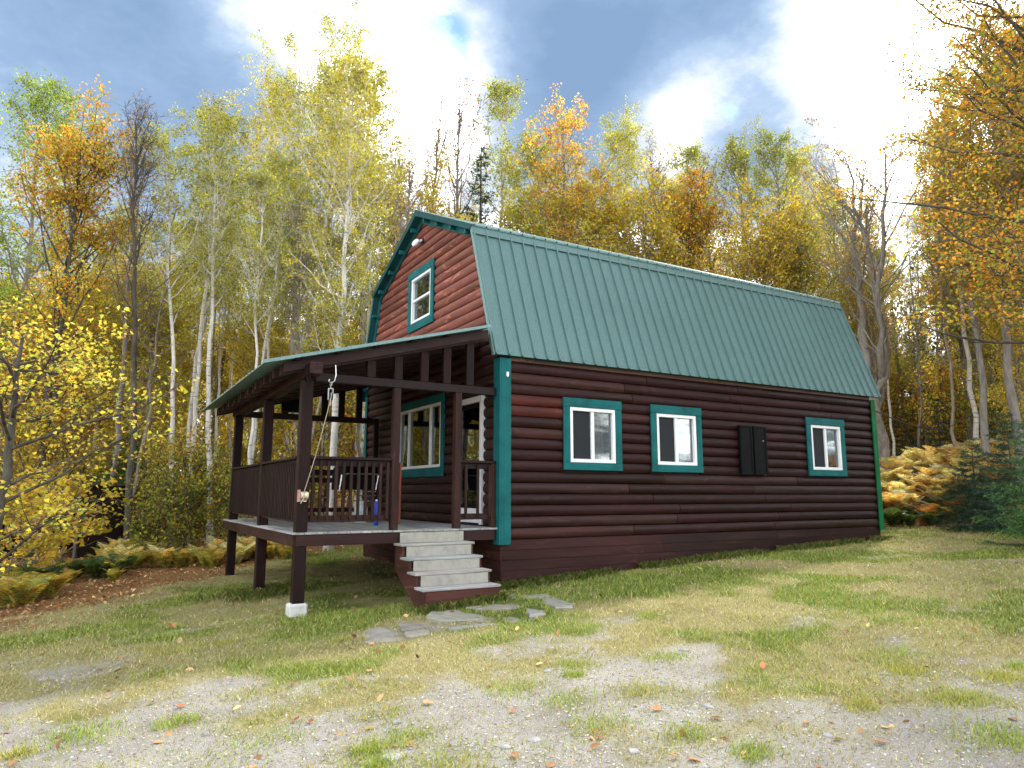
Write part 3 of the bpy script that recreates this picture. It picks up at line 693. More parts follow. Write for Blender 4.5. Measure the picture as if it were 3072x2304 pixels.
# railings
def railing(axis, a, b, fixed, sp, caps=True, bal=True):
    m = PB(); t = .075
    def bx(u0, u1, f0, f1, z0, z1): return PB().bbox(u0, u1, f0, f1, z0, z1, .004) if axis == 'x' else PB().bbox(f0, f1, u0, u1, z0, z1, .004)
    mat = 'wood_x' if axis == 'x' else 'wood_y'
    r_ = bx(a, b, fixed - .05, fixed + .085, .925, .96).build('railing', mat, None, tp())
    bx(a, b, fixed - .0, fixed + .04, .84, .924).build('top_rail', mat, r_, tp())
    bx(a, b, fixed - .0, fixed + .04, .12, .205).build('bottom_rail', mat, r_, (.03, .012, .0105))
    if bal:
        n = max(1, round((b - a) / sp)); st = (b - a) / n
        for i in range(n):
            u = a + (i + .5) * st
            bx(u - .019, u + .019, fixed - .032, fixed - .002, .15, .90).build('baluster', 'wood_z', r_, tint((.03, .0135, .0115) if axis == 'x' else (.02, .0095, .0085), .25, rp))
    return r_
railing('y', .145, 2.37, -2.91, .095); railing('y', 2.515, 5.10, -2.91, .095)
railing('x', -2.805, -1.70, .06, .10)
railing('x', -.665, -.09, .06, .19)
r_ = railing('x', -2.805, -.09, 5.14, .2, bal=False)
PB().bbox(-2.80, -.21, 5.15, 5.19, .70, .80, .004).build('mid_rail', 'wood_x', r_, tp())
for zc in ():
    pass
PB().bbox(-.165, -.10, .02, .10, 0.0, .925, .004).build('post', 'wood_z', None, (.06, .025, .02))

# ------------------------------------------------------------------ steps
steps = empty('porch_steps', (-1.13, -.5, -.85), 'short stair of pale treads between brown stringers leading up to the deck', 'stairs')
class SB(MB):
    def build(s, name, mat, parent=None, color=None, smooth=None):
        s.v = [(v[0] + 1.13, v[1] + .5, v[2] + .85) for v in s.v]; return MB.build(s, name, mat, steps, color, smooth)
SX0, SX1 = -1.66, -.585
NOSE = [(-.285, -.167), (-.53, -.332), (-.775, -.492), (-1.02, -.655)]
for i, (yn, zt) in enumerate(NOSE):
    SB().bbox(SX0, SX1, yn, yn + .275, zt - .032, zt, .006).build('tread', 'deck_wood_x', None, tint((.36, .35, .33), .08, rp))
    rz0 = zt + .001; rz1 = (NOSE[i - 1][1] - .034) if i else -.032
    yy = yn + .245
    SB().bbox(SX0 + .075, SX1 - .06, yy - .012, yy + .004, rz0, rz1, .002).build('riser', 'plywood')
SB().bbox(SX0 + .05, SX1 - .01, -1.0, -.965, -.84, -.69, .004).build('riser', 'wood_x', None, (.085, .03, .025))
for xs in (SX0 + .025, SX1 - .055):
    m = SB(); pts = [(xs, -.02, -.04)]
    pl = [(-.018, -.03)]
    for (yn, zt) in NOSE: pl += [(yn + .236, zt - .036), (yn + .03, zt - .036)]
    pts = [(-.018, -.20), (-.018, -.45), (-.62, -.86), (-.99, -.86), (-.99, -.69)]
    top = []
    for (yn, zt) in NOSE[::-1]: top += [(yn + .03, zt - .034), (yn + .262, zt - .034)]
    poly = [(xs, a, b) for a, b in [(-.018, -.20), (-.018, -.52), (-.70, -.88), (-.985, -.88)] + top]
    m.prism(poly, (.04, 0, 0)); m.build('stringer', 'wood_y', None, (.07, .026, .022))

# ------------------------------------------------------------------ things on and around the cabin
lamp = empty('floodlight', (-.05, 3.05, 5.32), 'small clear-globe lamp below the ridge of the red gable', 'lamp')
MB().bbox(-.035, .0, -.05, .05, -.05, .05, .006).build('base', 'dark_metal', lamp)
m = MB(); m.lathe([(.0, .0), (.03, .0), (.035, .03), (.035, .06)], n=14); m.v = [(-.03 - v[2] * .9, v[0] + v[2] * .5, v[1] - v[2] * .35) for v in m.v]; m.build('socket', 'galvanised', lamp)
m = MB(); m.lathe([(.035, .0), (.062, .03), (.070, .065), (.06, .10), (.035, .122), (.0, .128)], n=16); m.v = [(-.085 - v[2] * .8, .03 + v[0] + v[2] * .5, -.02 + v[1] - v[2] * .4) for v in m.v]; m.build('globe', 'white_vinyl', lamp)
m = MB(); m.prism([(-.018, 0, .035), (.018, 0, .035), (.018, 0, -.02), (0, 0, -.045), (-.018, 0, -.02)], (0, -.022, 0))
o = m.build('sensor_box', 'white_vinyl'); o.location = (.035, -.084, 2.25); tag(o, 'tiny white plastic sensor high on the teal corner board', 'sensor')
for i, (x0, x1, lab) in enumerate(((4.90, 5.22, 'narrow black panel shutter on the log wall, nearer the middle window'), (5.26, 5.60, 'narrow black panel shutter on the log wall, farther from the middle window'))):
    sh = empty('wall_shutter', ((x0 + x1) / 2, -.06, 1.28), lab, 'shutter', 'pair of black shutters')
    w = (x1 - x0) / 2
    MB().bbox(-w, w, -.055, .0, -.45, .45, .006).build('panel', 'black_plastic', sh)
    m = MB(); frame_rect(m, 'y', -w + .004, w - .004, -.446, .446, .04, -.066, -.0555); m.build('frame', 'black_plastic', sh)
    for sx in ((w * .3, .17), (w * .35, -.462)) if i else ():
        MB().bbox(sx[0], sx[0] + .02, -.072, -.066, sx[1], sx[1] + .012, .002).build('catch', 'bright_metal', sh)

wn_ = empty('hand_winch', (-2.88, -.002, .46), 'small rusty hand winch bolted to the nearest porch post', 'winch')
MB().bbox(-.075, -.055, -.09, -.001, -.08, .07, .003).build('bracket', 'rust_metal', wn_)
MB().bbox(-.056, .05, -.014, -.002, -.07, .05, .003).build('bracket', 'rust_metal', wn_)
m = MB(); m.tube([(-.05, -.055, 0), (.0, -.055, 0), (.045, -.055, 0)], [.042, .034, .042], 12); m.build('drum', 'cream_plastic', wn_)
MB().tube([(.05, -.055, 0), (.07, -.055, 0), (.07, -.06, -.06), (.09, -.07, -.07)], .007).build('crank', 'dark_metal', wn_)
MB().tube([(-.05, -.08, -.07), (.02, -.09, -.075)], .006).build('pawl', 'bright_metal', wn_)
pu = empty('pulley_block', (-2.66, -.27, 1.965), 'grey pulley block hanging from the beam end by a hook', 'pulley')
m = MB(); m.tube([(.05, .0, .15), (.06, -.0, .02), (.045, 0, -.06), (.0, 0, -.09), (-.03, 0, -.07), (-.02, 0, -.04)], .008); m.build('hook', 'bright_metal', pu)
m = MB()
for k in range(2):
    c = Vector((0, 0, -.10 - .035 * k)); m.tube([c + Vector((math.cos(a) * .014 * (1 - k), math.cos(a) * .014 * k, math.sin(a) * .024)) for a in np.linspace(0, 2 * math.pi, 9)], .005, 6, False)
m.build('link', 'galvanised', pu)
MB().bbox(-.034, .034, -.014, .014, -.168, -.155, .003).build('yoke', 'galvanised', pu)
for sx in (-.034, .022): MB().bbox(sx, sx + .012, -.016, .016, -.31, -.156, .004).build('cheek', 'galvanised', pu)
MB().tube([(-.021, 0, -.26), (.021, 0, -.26)], .045, 14).build('sheave', 'dark_metal', pu)
m = MB(); A = Vector((-2.662, -.315, 1.70)); B = Vector((-2.885, -.062, .50)); pts = [Vector((-2.658, -.30, 1.755))] + [A.lerp(B, t) + Vector((0, -.02, -.04)) * math.sin(math.pi * t) for t in np.linspace(0, 1, 12)]
m.tube(pts, .0048, 7); m.tube([(-2.885, -.075, .50), (-2.90, -.11, .42), (-2.93, -.1, .36)], .006, 6); m.tube([(-2.667, -.30, 1.73), (-2.667, -.30, 1.58)], .009, 6)
o = m.build('hoist_rope', 'rope'); tag(o, 'pale rope running from the pulley block down to the winch', 'rope')
m = MB(); m.tube([Vector((-2.965, -.30 + .0, 2.09)), Vector((-2.975, -.30, 1.99)), Vector((-2.97, -.31, 1.90)), Vector((-2.95, -.33, 1.85)), Vector((-2.93, -.32, 1.88)), Vector((-2.945, -.31, 1.955))], .011, 7)
o = m.build('lifting_strap', 'black_plastic'); tag(o, 'black strap looped round the protruding porch beam end', 'strap')
sg = empty('name_board', (-1.9, 5.10, 2.20), 'small dark name board standing on the far porch beam', 'sign')
MB().bbox(-.22, .22, -.025, .0, -.13, .13, .005).build('board', 'black_plastic', sg)
MB().bbox(-.215, .215, -.03, -.0255, -.128, -.115, .001).build('edge_strip', 'dark_metal', sg)
# grill on the porch
gr = empty('gas_grill', (-1.22, 3.1, 0), 'black gas grill with bright wire shelf standing on the porch deck', 'grill', rz=.1)
for sx in (-.28, .26):
    for sy in (-.2, .2): MB().tube([(sx, sy, 0), (sx * .95, sy, .62)], .014, 8).build('leg', 'dark_metal', gr)
m = MB(); m.prism([(-.33, -.25, .55), (.33, -.25, .55), (.33, -.25, .72), (-.33, -.25, .72)], (0, .5, 0)); m.build('firebox', 'black_plastic', gr)
m = MB(); pr_ = [(-.25, .72), (-.25, .82), (-.16, .94), (.05, .98), (.22, .90), (.25, .72)]
m.prism([(-.33, a, b) for a, b in pr_], (.66, 0, 0)); m.build('lid', 'black_plastic', gr)
m = MB(); m.tube([(-.28, -.27, .80), (-.28, -.31, .82), (.28, -.31, .82), (.28, -.27, .80)], .012); m.build('handle', 'bright_metal', gr)
for zc in (.36, .45, .52): MB().tube([(-.36, -.27, zc), (.28, -.27, zc)], .010, 8).build('shelf_bar', 'bright_metal', gr)
MB().tube([(-.36, -.28, .80), (-.40, -.28, .52)], .014, 8).build('side_bar', 'bright_metal', gr)
MB().tube([(.31, -.28, .80), (.27, -.28, .55)], .014, 8).build('side_bar', 'bright_metal', gr)
gb = empty('gas_bottle', (-1.20, 2.78, 0), 'pale grey gas bottle on the deck in front of the grill', 'gas bottle')
m = MB(); m.lathe([(.0, .0), (.10, .0), (.115, .03), (.115, .24), (.10, .28), (.06, .305), (.03, .31), (.0, .31)], n=20); m.build('body', 'tank_paint', gb)
m = MB(); m.lathe([(.085, .29), (.085, .36), (.08, .36), (.08, .29)], n=16); m.build('collar', 'tank_paint', gb)
m = MB(); m.lathe([(.0, .30), (.02, .30), (.02, .34), (.03, .34), (.03, .355), (0, .355)], n=10); m.build('valve', 'bright_metal', gb)
bt = empty('blue_bottle', (-1.38, 1.5, 0), 'slim bright blue bottle standing behind the porch balusters', 'bottle')
m = MB(); m.lathe([(.0, .0), (.034, .0), (.036, .01), (.036, .33), (.026, .36), (.014, .37)], n=16); m.build('body', 'blue_plastic', bt)
m = MB(); m.lathe([(.016, .365), (.016, .395), (0, .395)], n=12); m.build('cap', 'white_vinyl', bt)
# cable from the cabin to the birch
m = MB(); A = Vector((L + .06, .02, 2.30)); B = Vector((*spot(2095, 24.0), 3.15)); B.x -= .08
m.tube([A.lerp(B, t) + Vector((0, 0, -.45 * math.sin(math.pi * t))) for t in np.linspace(0, 1, 20)], .012, 6)
o = m.build('service_cable', 'cable_black'); tag(o, 'thin black cable strung from the cabin corner to a birch', 'cable')

# flagstone path
path = empty('stone_path', (-1, -1.5, -.86)); path['kind'] = 'structure'
ST = [[(-2.51, -1.48), (-2.17, -1.22), (-2.23, -1.64), (-2.34, -1.86), (-2.58, -1.79)], [(-2.06, -1.28), (-1.82, -1.3), (-1.86, -1.63), (-2.17, -1.71)],
      [(-2.6, -1.91), (-2.5, -1.84), (-2.27, -1.97), (-2.31, -2.11), (-2.63, -2.02)], [(-2.18, -1.81), (-1.81, -1.81), (-1.78, -1.93), (-2.06, -2.09), (-2.24, -2.08)],
      [(-1.53, -1.05), (-1.18, -1.0), (-1.28, -1.31), (-1.15, -1.55), (-1.24, -1.75), (-1.62, -1.65), (-1.73, -1.43)], [(-1.09, -1.06), (-0.73, -1.06), (-0.78, -1.12), (-1.04, -1.27), (-1.13, -1.15)],
      [(-0.52, -0.75), (-0.23, -0.73), (-0.35, -0.99), (-0.56, -1.01)], [(-0.19, -0.86), (0.16, -0.96), (-0.03, -1.27), (-0.30, -1.15)],
      [(-1.06, -1.35), (-0.81, -1.19), (-0.32, -1.24), (-0.36, -1.38), (-0.64, -1.54), (-0.9, -1.48)], [(-0.13, -1.3), (0.03, -1.35), (-0.02, -1.76), (-0.18, -1.98), (-0.36, -1.94), (-0.29, -1.58)],
      [(-0.98, -1.73), (-0.72, -1.76), (-0.87, -2.04), (-1.05, -2.09)], [(-0.57, -1.62), (-0.40, -1.69), (-0.59, -2.04), (-0.8, -2.08)], [(-1.75, -1.98), (-1.26, -2.02), (-1.26, -2.14), (-1.75, -2.12)]]
s = NT('flagstone'); nz = s.noise(s.coord(), 7, 6, .7); oi = s.ocolor()
c = s.mix(1.0, oi.outputs['Color'], s.ramp(nz, [(.3, .6), (.5, 1.0), (.7, 1.25)]), 'MULTIPLY'); lic = s.noise(s.coord(), 2.6, 5, .6)
c = s.mix(s.ramp(lic, [(.58, 0.0), (.72, .6)]), c, (.20, .17, .10)); s.out(s.bsdf(c, .85, 0, .25, s.bump(nz, .5, .02)))
for st in ST:
    cx = sum(p[0] for p in st) / len(st); cy = sum(p[1] for p in st) / len(st); ring = []
    for i in range(len(st)):                                                       # chipped outline
        a = Vector(st[i]); b = Vector(st[(i + 1) % len(st)])
        for t in (0, .33, .66): p = a.lerp(b, t); ring.append((p.x + rp.uniform(-.014, .014), p.y + rp.uniform(-.014, .014)))
    tx, ty = rp.uniform(-.02, .02), rp.uniform(-.02, .02); n = len(ring); hz = .005 + rp.uniform(-.003, .005)
    def zt(p): return float(gz(cx, cy)) + hz + tx * (p[0] - cx) + ty * (p[1] - cy)
    ring = [(cx + (p[0] - cx) * 1.16, cy + (p[1] - cy) * 1.16) for p in ring]
    inn = [(cx + (p[0] - cx) * .93, cy + (p[1] - cy) * .93) for p in ring]
    vs = [(p[0], p[1], zt(p) - .09) for p in ring] + [(p[0], p[1], zt(p) - .012 + rp.uniform(-.004, .002)) for p in ring] + [(p[0], p[1], zt(p) + rp.uniform(-.003, .003)) for p in inn] + [(cx, cy, zt((cx, cy)))]
    fs = [(i, (i + 1) % n, n + (i + 1) % n, n + i) for i in range(n)] + [(n + i, n + (i + 1) % n, 2 * n + (i + 1) % n, 2 * n + i) for i in range(n)] + [(2 * n + i, 2 * n + (i + 1) % n, 3 * n) for i in range(n)]
    m = MB(); m.add([(v[0] + 1, v[1] + 1.5, v[2] + .86) for v in vs], fs); m.build('flagstone', 'flagstone', path, tint((.25, .235, .205), .14, rp))

# ------------------------------------------------------------------ shed in the woods
sx, sy = spot(115, 17.0); sz = float(gz(sx, sy))
shed = empty('lean_to_shed', (sx, sy, sz), 'dark open lean-to shed half hidden behind yellow saplings', 'shed', rz=YAW - math.pi / 2)
hb = -sz
m = MB(); m.prism([(-1.05, -.2, hb - .12), (1.05, -.2, hb + .68), (1.05, -.2, hb + .74), (-1.05, -.2, hb - .06)], (0, 2.2, 0)); m.build('roof', 'roof_under', shed)
m = MB(); m.prism([(-1.05, -.21, hb - .20), (1.05, -.21, hb + .60), (1.05, -.21, hb + .68), (-1.05, -.21, hb - .12)], (0, .04, 0)); m.build('fascia', 'wood_x', shed, (.06, .03, .03))
for px in (-.95, .08, .95): MB().bbox(px - .035, px + .035, -.1, -.03, -.2, hb + .28 + px * .38 - .09, .004).build('post', 'wood_z', shed, (.11, .10, .09))
m = MB(); m.prism([(.40, -.06, hb + .38), (.46, -.06, hb + .38), (.93, -.06, hb - .25), (.86, -.06, hb - .25)], (0, .05, 0)); m.build('brace', 'wood_z', shed, (.12, .1, .08))
for i in range(10):
    x0 = -1.0 + i * .2; MB().bbox(x0 + .003, x0 + .197, 1.9, 1.93, -.2, hb - .1 + (x0 + 1.0) * .38 - .04, .003).build('wall_board', 'wood_z', shed, tint((.03, .02, .018), .2, rp))
for xs in (-1.0, .97): MB().box(xs, xs + .03, 0, 1.9, -.2, hb - .12 + (xs + 1.05) * .38 - .06).build('wall_board', 'wood_z', shed, (.03, .02, .018))

# ------------------------------------------------------------------ plants: generators
def tubes_mesh(name, groups, mat):
    """groups: list of (P (N,n,3), R (N,n), sides)"""
    Vs = []; Ls = []; base = 0
    for P, R, k in groups:
        N, n, _ = P.shape
        if N == 0: continue
        T = np.gradient(P, axis=1); T /= np.linalg.norm(T, axis=2, keepdims=True) + 1e-9
        ref = np.where(np.abs(T[:, :1, 2:3]) > .85, np.array([1., 0, 0]), np.array([0, 0, 1.])); ref = np.broadcast_to(ref, T.shape)
        A = np.cross(T, ref); A /= np.linalg.norm(A, axis=2, keepdims=True) + 1e-9; B = np.cross(T, A)
        an = np.arange(k) * 2 * math.pi / k
        ring = P[:, :, None, :] + R[:, :, None, None] * (A[:, :, None, :] * np.cos(an)[None, None, :, None] + B[:, :, None, :] * np.sin(an)[None, None, :, None])
        ix = (base + np.arange(N * n * k)).reshape(N, n, k); nx_ = np.roll(ix, -1, axis=2)
        qd = np.stack([ix[:, :-1], nx_[:, :-1], nx_[:, 1:], ix[:, 1:]], -1).reshape(-1, 4)
        Vs.append(ring.reshape(-1, 3)); Ls.append(qd); base += N * n * k
    V = np.concatenate(Vs); Q = np.concatenate(Ls)
    return mesh_np(name, V, Q.ravel(), np.arange(len(Q)) * 4, mat, None, True)
def unit(v): return v / (np.linalg.norm(v, axis=-1, keepdims=True) + 1e-9)
LEAF_QUAD = (np.array([[0, 0, 0], [.45, -.36, .10], [1, 0, -.06], [.45, .36, .10]]), [(0, 1, 2, 3)])
_mo = [(0, 0), (.05, -.30), (.30, -.52), (.33, -.30), (.62, -.36), (.62, -.18), (1, 0), (.62, .18), (.62, .36), (.33, .30), (.30, .52), (.05, .30)]
LEAF_MAPLE = (np.array([(x, y, -.10 * x * x + .22 * abs(y) * .5) for x, y in _mo]), [(0, 1, 2, 3), (0, 3, 4, 5), (0, 5, 6, 7), (0, 7, 8, 9), (0, 9, 10, 11)])
LEAF_OVAL = (np.array([[0, 0, 0], [.3, -.28, .07], [.7, -.24, .05], [1, 0, -.08], [.7, .24, .05], [.3, .28, .07]]), [(0, 1, 2, 3), (0, 3, 4, 5)])
def leaves_mesh(name, pos, size, cols, rng, mat='leaf', shape=LEAF_QUAD, up=.6, droop=.0, axis=None, flat=1.0):
    """one small blade per position; up biases the blades to lie flat"""
    N = len(pos)
    nrm = unit(rng.normal(size=(N, 3)) * np.array([1, 1, .8]) + np.array([0, 0, up]))
    ax = rng.normal(size=(N, 3)) if axis is None else axis + rng.normal(size=(N, 3)) * .5
    ax = ax + np.array([0, 0, -droop]); ax = unit(ax - nrm * (ax * nrm).sum(1, keepdims=True)); bx = np.cross(nrm, ax)
    S, F = shape; sz = np.broadcast_to(np.asarray(size, float), (N,))[:, None, None]
    V = pos[:, None, :] + sz * (S[None, :, 0:1] * ax[:, None, :] + S[None, :, 1:2] * bx[:, None, :] * flat + S[None, :, 2:3] * nrm[:, None, :])
    k = len(S); f = np.array([x for x in F]); L_ = (np.arange(N)[:, None, None] * k + f[None]).reshape(-1)
    C = np.repeat(cols, k, axis=0)
    return mesh_np(name, V.reshape(-1, 3), L_, np.arange(N * len(F)) * len(F[0]), mat, C)
def pal(N, stops, rng, jit=.16):
    """random colours: stops = [(weight, rgb)]"""
    w = np.array([s_[0] for s_ in stops], float); w /= w.sum(); C = np.array([s_[1] for s_ in stops])[rng.choice(len(stops), N, p=w)]
    return np.clip(C * np.exp(rng.normal(size=(N, 1)) * jit) * (1 + rng.normal(size=(N, 3)) * .05), .004, .9)
YG = (.40, .43, .07); YEL = (.58, .52, .07); GRN = (.20, .27, .045); OLV = (.32, .32, .06); ORG = (.58, .27, .035); RST = (.42, .18, .05); PNK = (.44, .24, .18); BRN = (.28, .18, .09); GOLD = (.64, .46, .06); RED = (.35, .06, .03)
def path_noise(rng, N, n, amp):
    w = np.cumsum(rng.normal(size=(N, n, 3)) * amp, axis=1); return w - w[:, :1]
def grow(name, seed, H=12, r0=.12, clear=.35, nprim=26, spread=1.9, elev=(35, 60), nsec=6, ntw=4, nleaf=9, leaf=.085, pals=((1, YEL),), barkm='bark_grey', lean=(0, 0), wob=.05,
         prof='oval', fork=0, twigs=True, up=.5, droop=.3, shape=LEAF_QUAD, jit=.07, flatj=1.0, top_bare=0.12, curve=.35, low_len=None, leafmat_='leaf'):
    """returns (wood mesh, leaf mesh) of one tree standing at the origin"""
    rng = np.random.default_rng(seed); nt = 16; tt = np.linspace(0, 1, nt)
    stems = []
    for k in range(1 + fork):
        t0 = 0 if k == 0 else rng.uniform(.18, .4); a = rng.uniform(0, 6.28); off = np.zeros(2) if k == 0 else np.array([math.cos(a), math.sin(a)]) * H * rng.uniform(.12, .2)
        ln = np.array(lean) + off; p = np.zeros((nt, 3)); p[:, 2] = tt * H - .3
        w = path_noise(rng, 1, nt, wob)[0]; w[:, 2] = 0; w -= w[0]
        f = np.clip((tt - t0) / (1 - t0), 0, 1) if k else tt
        p[:, :2] = np.array(lean) * (tt ** 1.3)[:, None] + (off * (f ** .8)[:, None] if k else 0) + w[:, :2] * (1 if k == 0 else 1)
        if k: p0 = stems[0][0]; p[:, :2] = np.where((tt < t0)[:, None], p0[:, :2], p[:, :2] - np.interp(t0, tt, w[:, 0]) * np.array([1, 0]) + 0)
        r = r0 * (1 - .93 * tt) ** .85 + .006
        if k: r = r * .72; r[tt < t0 - .05] = .001
        r[0] *= 1.45; r[1] *= 1.08
        stems.append((p, r))
    groups = [(np.array([s_[0]]), np.array([s_[1]]), 9) for s_ in stems]
    Pp = []; Rp = []; Lp = []
    for p, r in stems:
        npr = nprim // len(stems) + (2 if len(stems) > 1 else 0)
        t = np.sort(clear + (1 - clear) * (rng.random(npr) ** .85)) * .985; az = np.arange(npr) * 2.4 + rng.uniform(0, 6.28) + rng.normal(size=npr) * .5
        s_ = (t - clear) / (1 - clear + 1e-6)
        if prof == 'oval': ln = spread * (.35 + .65 * np.sin(np.pi * np.clip(.12 + .86 * s_, 0, 1)) ** .8)
        elif prof == 'cone': ln = spread * (1.02 - s_)
        elif prof == 'vase': ln = spread * (.45 + .55 * s_)
        else: ln = spread * (1 - .55 * s_)
        ln = ln * rng.uniform(.65, 1.15, npr); el = np.radians(rng.uniform(elev[0], elev[1], npr) + 12 * s_)
        o = np.stack([np.interp(t, tt, p[:, i]) for i in range(3)], -1); rr = np.interp(t, tt, r)
        d = np.stack([np.cos(az) * np.cos(el), np.sin(az) * np.cos(el), np.sin(el)], -1); u = np.linspace(0, 1, 6)
        q_ = o[:, None] + d[:, None] * (ln[:, None] * u)[:, :, None]; q_[:, :, 2] += curve * ln[:, None] * (u ** 2)[None] * .5
        q_ += path_noise(rng, npr, 6, .045) * ln[:, None, None] * .6
        Pp.append(q_); Rp.append(np.minimum(rr * .62, .010 + ln * .0075)[:, None] * (1 - .85 * u)[None] + .003); Lp.append(ln)
    P = np.concatenate(Pp); R = np.concatenate(Rp); LN = np.concatenate(Lp); groups.append((P, R, 5))
    # secondaries
    N = len(P); us = rng.uniform(.18, 1.0, (N, nsec)); k = np.clip((us * 5).astype(int), 0, 4); fr = us * 5 - k
    I = np.arange(N)[:, None]; O = P[I, k] * (1 - fr[..., None]) + P[I, k + 1] * fr[..., None]; D = unit(P[I, k + 1] - P[I, k])
    sd = unit(D * .8 + rng.normal(size=(N, nsec, 3)) * np.array([.75, .75, .55 * flatj]) + np.array([0, 0, .18])); sl = LN[:, None] * rng.uniform(.22, .5, (N, nsec)) * (1.15 - .55 * us) + .12
    v = np.linspace(0, 1, 4); S = O[:, :, None] + sd[:, :, None] * (sl[..., None] * v)[..., None]; S = S.reshape(-1, 4, 3); sl = sl.ravel(); S += path_noise(rng, len(S), 4, .07) * sl[:, None, None]
    groups.append((S, np.broadcast_to((.0075 * (1 - .75 * v))[None], (len(S), 4)) * (0.6 + sl[:, None] * .6), 3))
    # twigs
    M = len(S); ut = rng.uniform(.2, 1, (M, ntw)); k = np.clip((ut * 3).astype(int), 0, 2); fr = ut * 3 - k; I = np.arange(M)[:, None]
    O = S[I, k] * (1 - fr[..., None]) + S[I, k + 1] * fr[..., None]; D = unit(S[I, k + 1] - S[I, k])
    td = unit(D * .7 + rng.normal(size=(M, ntw, 3)) * np.array([.8, .8, .6 * flatj]) + np.array([0, 0, .05])); tl = sl[:, None] * rng.uniform(.3, .7, (M, ntw)) + .10
    T = np.stack([O, O + td * (tl * .5)[..., None] + rng.normal(size=O.shape) * .02, O + td * tl[..., None]], 2).reshape(-1, 3, 3)
    if twigs: groups.append((T, np.broadcast_to(np.array([.0042, .0035, .002])[None], (len(T), 3)), 3))
    wood_me = tubes_mesh(name + '_wood', groups, barkm)
    if nleaf <= 0: return wood_me, None
    keep = np.ones(len(T), bool)
    if top_bare > 0: keep = rng.random(len(T)) > top_bare
    T = T[keep]; ul = rng.uniform(.1, 1.1, (len(T), nleaf)); base = T[:, None, 0] * (1 - ul[..., None]) + T[:, None, 2] * ul[..., None]
    pos = (base + rng.normal(size=base.shape) * jit * np.array([1, 1, flatj])).reshape(-1, 3)
    # colour drifts between twigs so the crown shows clumps
    C = pal(len(pos), pals, rng); tw = np.repeat(np.exp(rng.normal(size=len(T)) * .22), nleaf)[:, None]; C = np.clip(C * tw, .004, .9)
    lm = leaves_mesh(name + '_leaves', pos, leaf * rng.uniform(.6, 1.25, len(pos)), C, rng, leafmat_, shape, up, droop)
    return wood_me, lm
def plant_tree(name, meshes, loc, label, cat='tree', group=None, rz=0, sc=1.0, sz=None, tintc=(1, 1, 1), tilt=(0, 0)):
    r = bpy.data.objects.new(name, None); COL.objects.link(r); r.location = loc; r.rotation_euler = (tilt[0], tilt[1], rz); r.scale = (sc, sc, sz or sc); r.empty_display_size = .3
    tag(r, label, cat, group)
    link('trunk', meshes[0], r)
    if meshes[1] is not None: link('crown', meshes[1], r, tintc)
    return r
def spruce(name, seed, H=4, rad=1.4, nwh=22, per=9, dens=1.0, needle=.05, cols=((1, (.02, .045, .022)), (1, (.03, .07, .03)))):
    rng = np.random.default_rng(seed); groups = []
    tt = np.linspace(0, 1, 8); p = np.zeros((8, 3)); p[:, 2] = tt * H - .2; groups.append((p[None], (.018 * H * (1 - .95 * tt) * .8 + .004)[None], 7))
    z = np.repeat(np.linspace(.05, .97, nwh), per) + rng.normal(size=nwh * per) * .012; n = len(z); az = rng.uniform(0, 6.28, n); ln = rad * (1 - z) ** .85 * rng.uniform(.75, 1.12, n) + .08
    u = np.linspace(0, 1, 6); el = np.radians(25 * z - 8); d = np.stack([np.cos(az) * np.cos(el), np.sin(az) * np.cos(el), np.sin(el)], -1); o = np.zeros((n, 3)); o[:, 2] = z * H
    q_ = o[:, None] + d[:, None] * (ln[:, None] * u)[..., None]; q_[:, :, 2] += (-.22 * u + .26 * u ** 2)[None] * ln[:, None]
    groups.append((q_, np.broadcast_to(.008 * (1 - .8 * u)[None], (n, 6)) * (ln[:, None] + .3), 4)); wood_me = tubes_mesh(name + '_wood', groups, 'bark_dark')
    # needle sprays: side twigs along each branch carrying needles
    ns = np.maximum((ln * 26 * dens).astype(int), 4); ix = np.repeat(np.arange(n), ns); us = rng.uniform(.12, 1.0, len(ix)); k = np.clip((us * 5).astype(int), 0, 4); fr = us * 5 - k
    O = q_[ix, k] * (1 - fr[:, None]) + q_[ix, k + 1] * fr[:, None]; D = unit(q_[ix, k + 1] - q_[ix, k]); sgn = rng.choice([-1, 1], len(ix)); side = np.cross(D, np.array([0, 0, 1.])) * sgn[:, None]
    td = unit(D * .75 + side * .75 + rng.normal(size=D.shape) * .18); tl = ln[ix] * .30 * (1.1 - .75 * us) + .05
    nn = np.maximum((tl * 75 * dens).astype(int), 5); jx = np.repeat(np.arange(len(ix)), nn); ul = rng.uniform(0, 1, len(jx)); pos = O[jx] + td[jx] * (tl[jx] * ul)[:, None]; pos[:, 2] -= .25 * tl[jx] * ul ** 2
    axd = td[jx] * .9 + rng.normal(size=(len(jx), 3)) * .65; C = pal(len(jx), cols, rng, .25); tip = (ul > .75)[:, None]; C = np.where(tip, C * 1.5, C)
    sh = (np.array([[0, -.10, 0], [1, 0, 0], [0, .10, 0]]), [(0, 1, 2)])
    lm = leaves_mesh(name + '_needles', pos, needle * rng.uniform(.7, 1.3, len(pos)), C, rng, 'needle', sh, .4, 0, axd, 1.0)
    return wood_me, lm
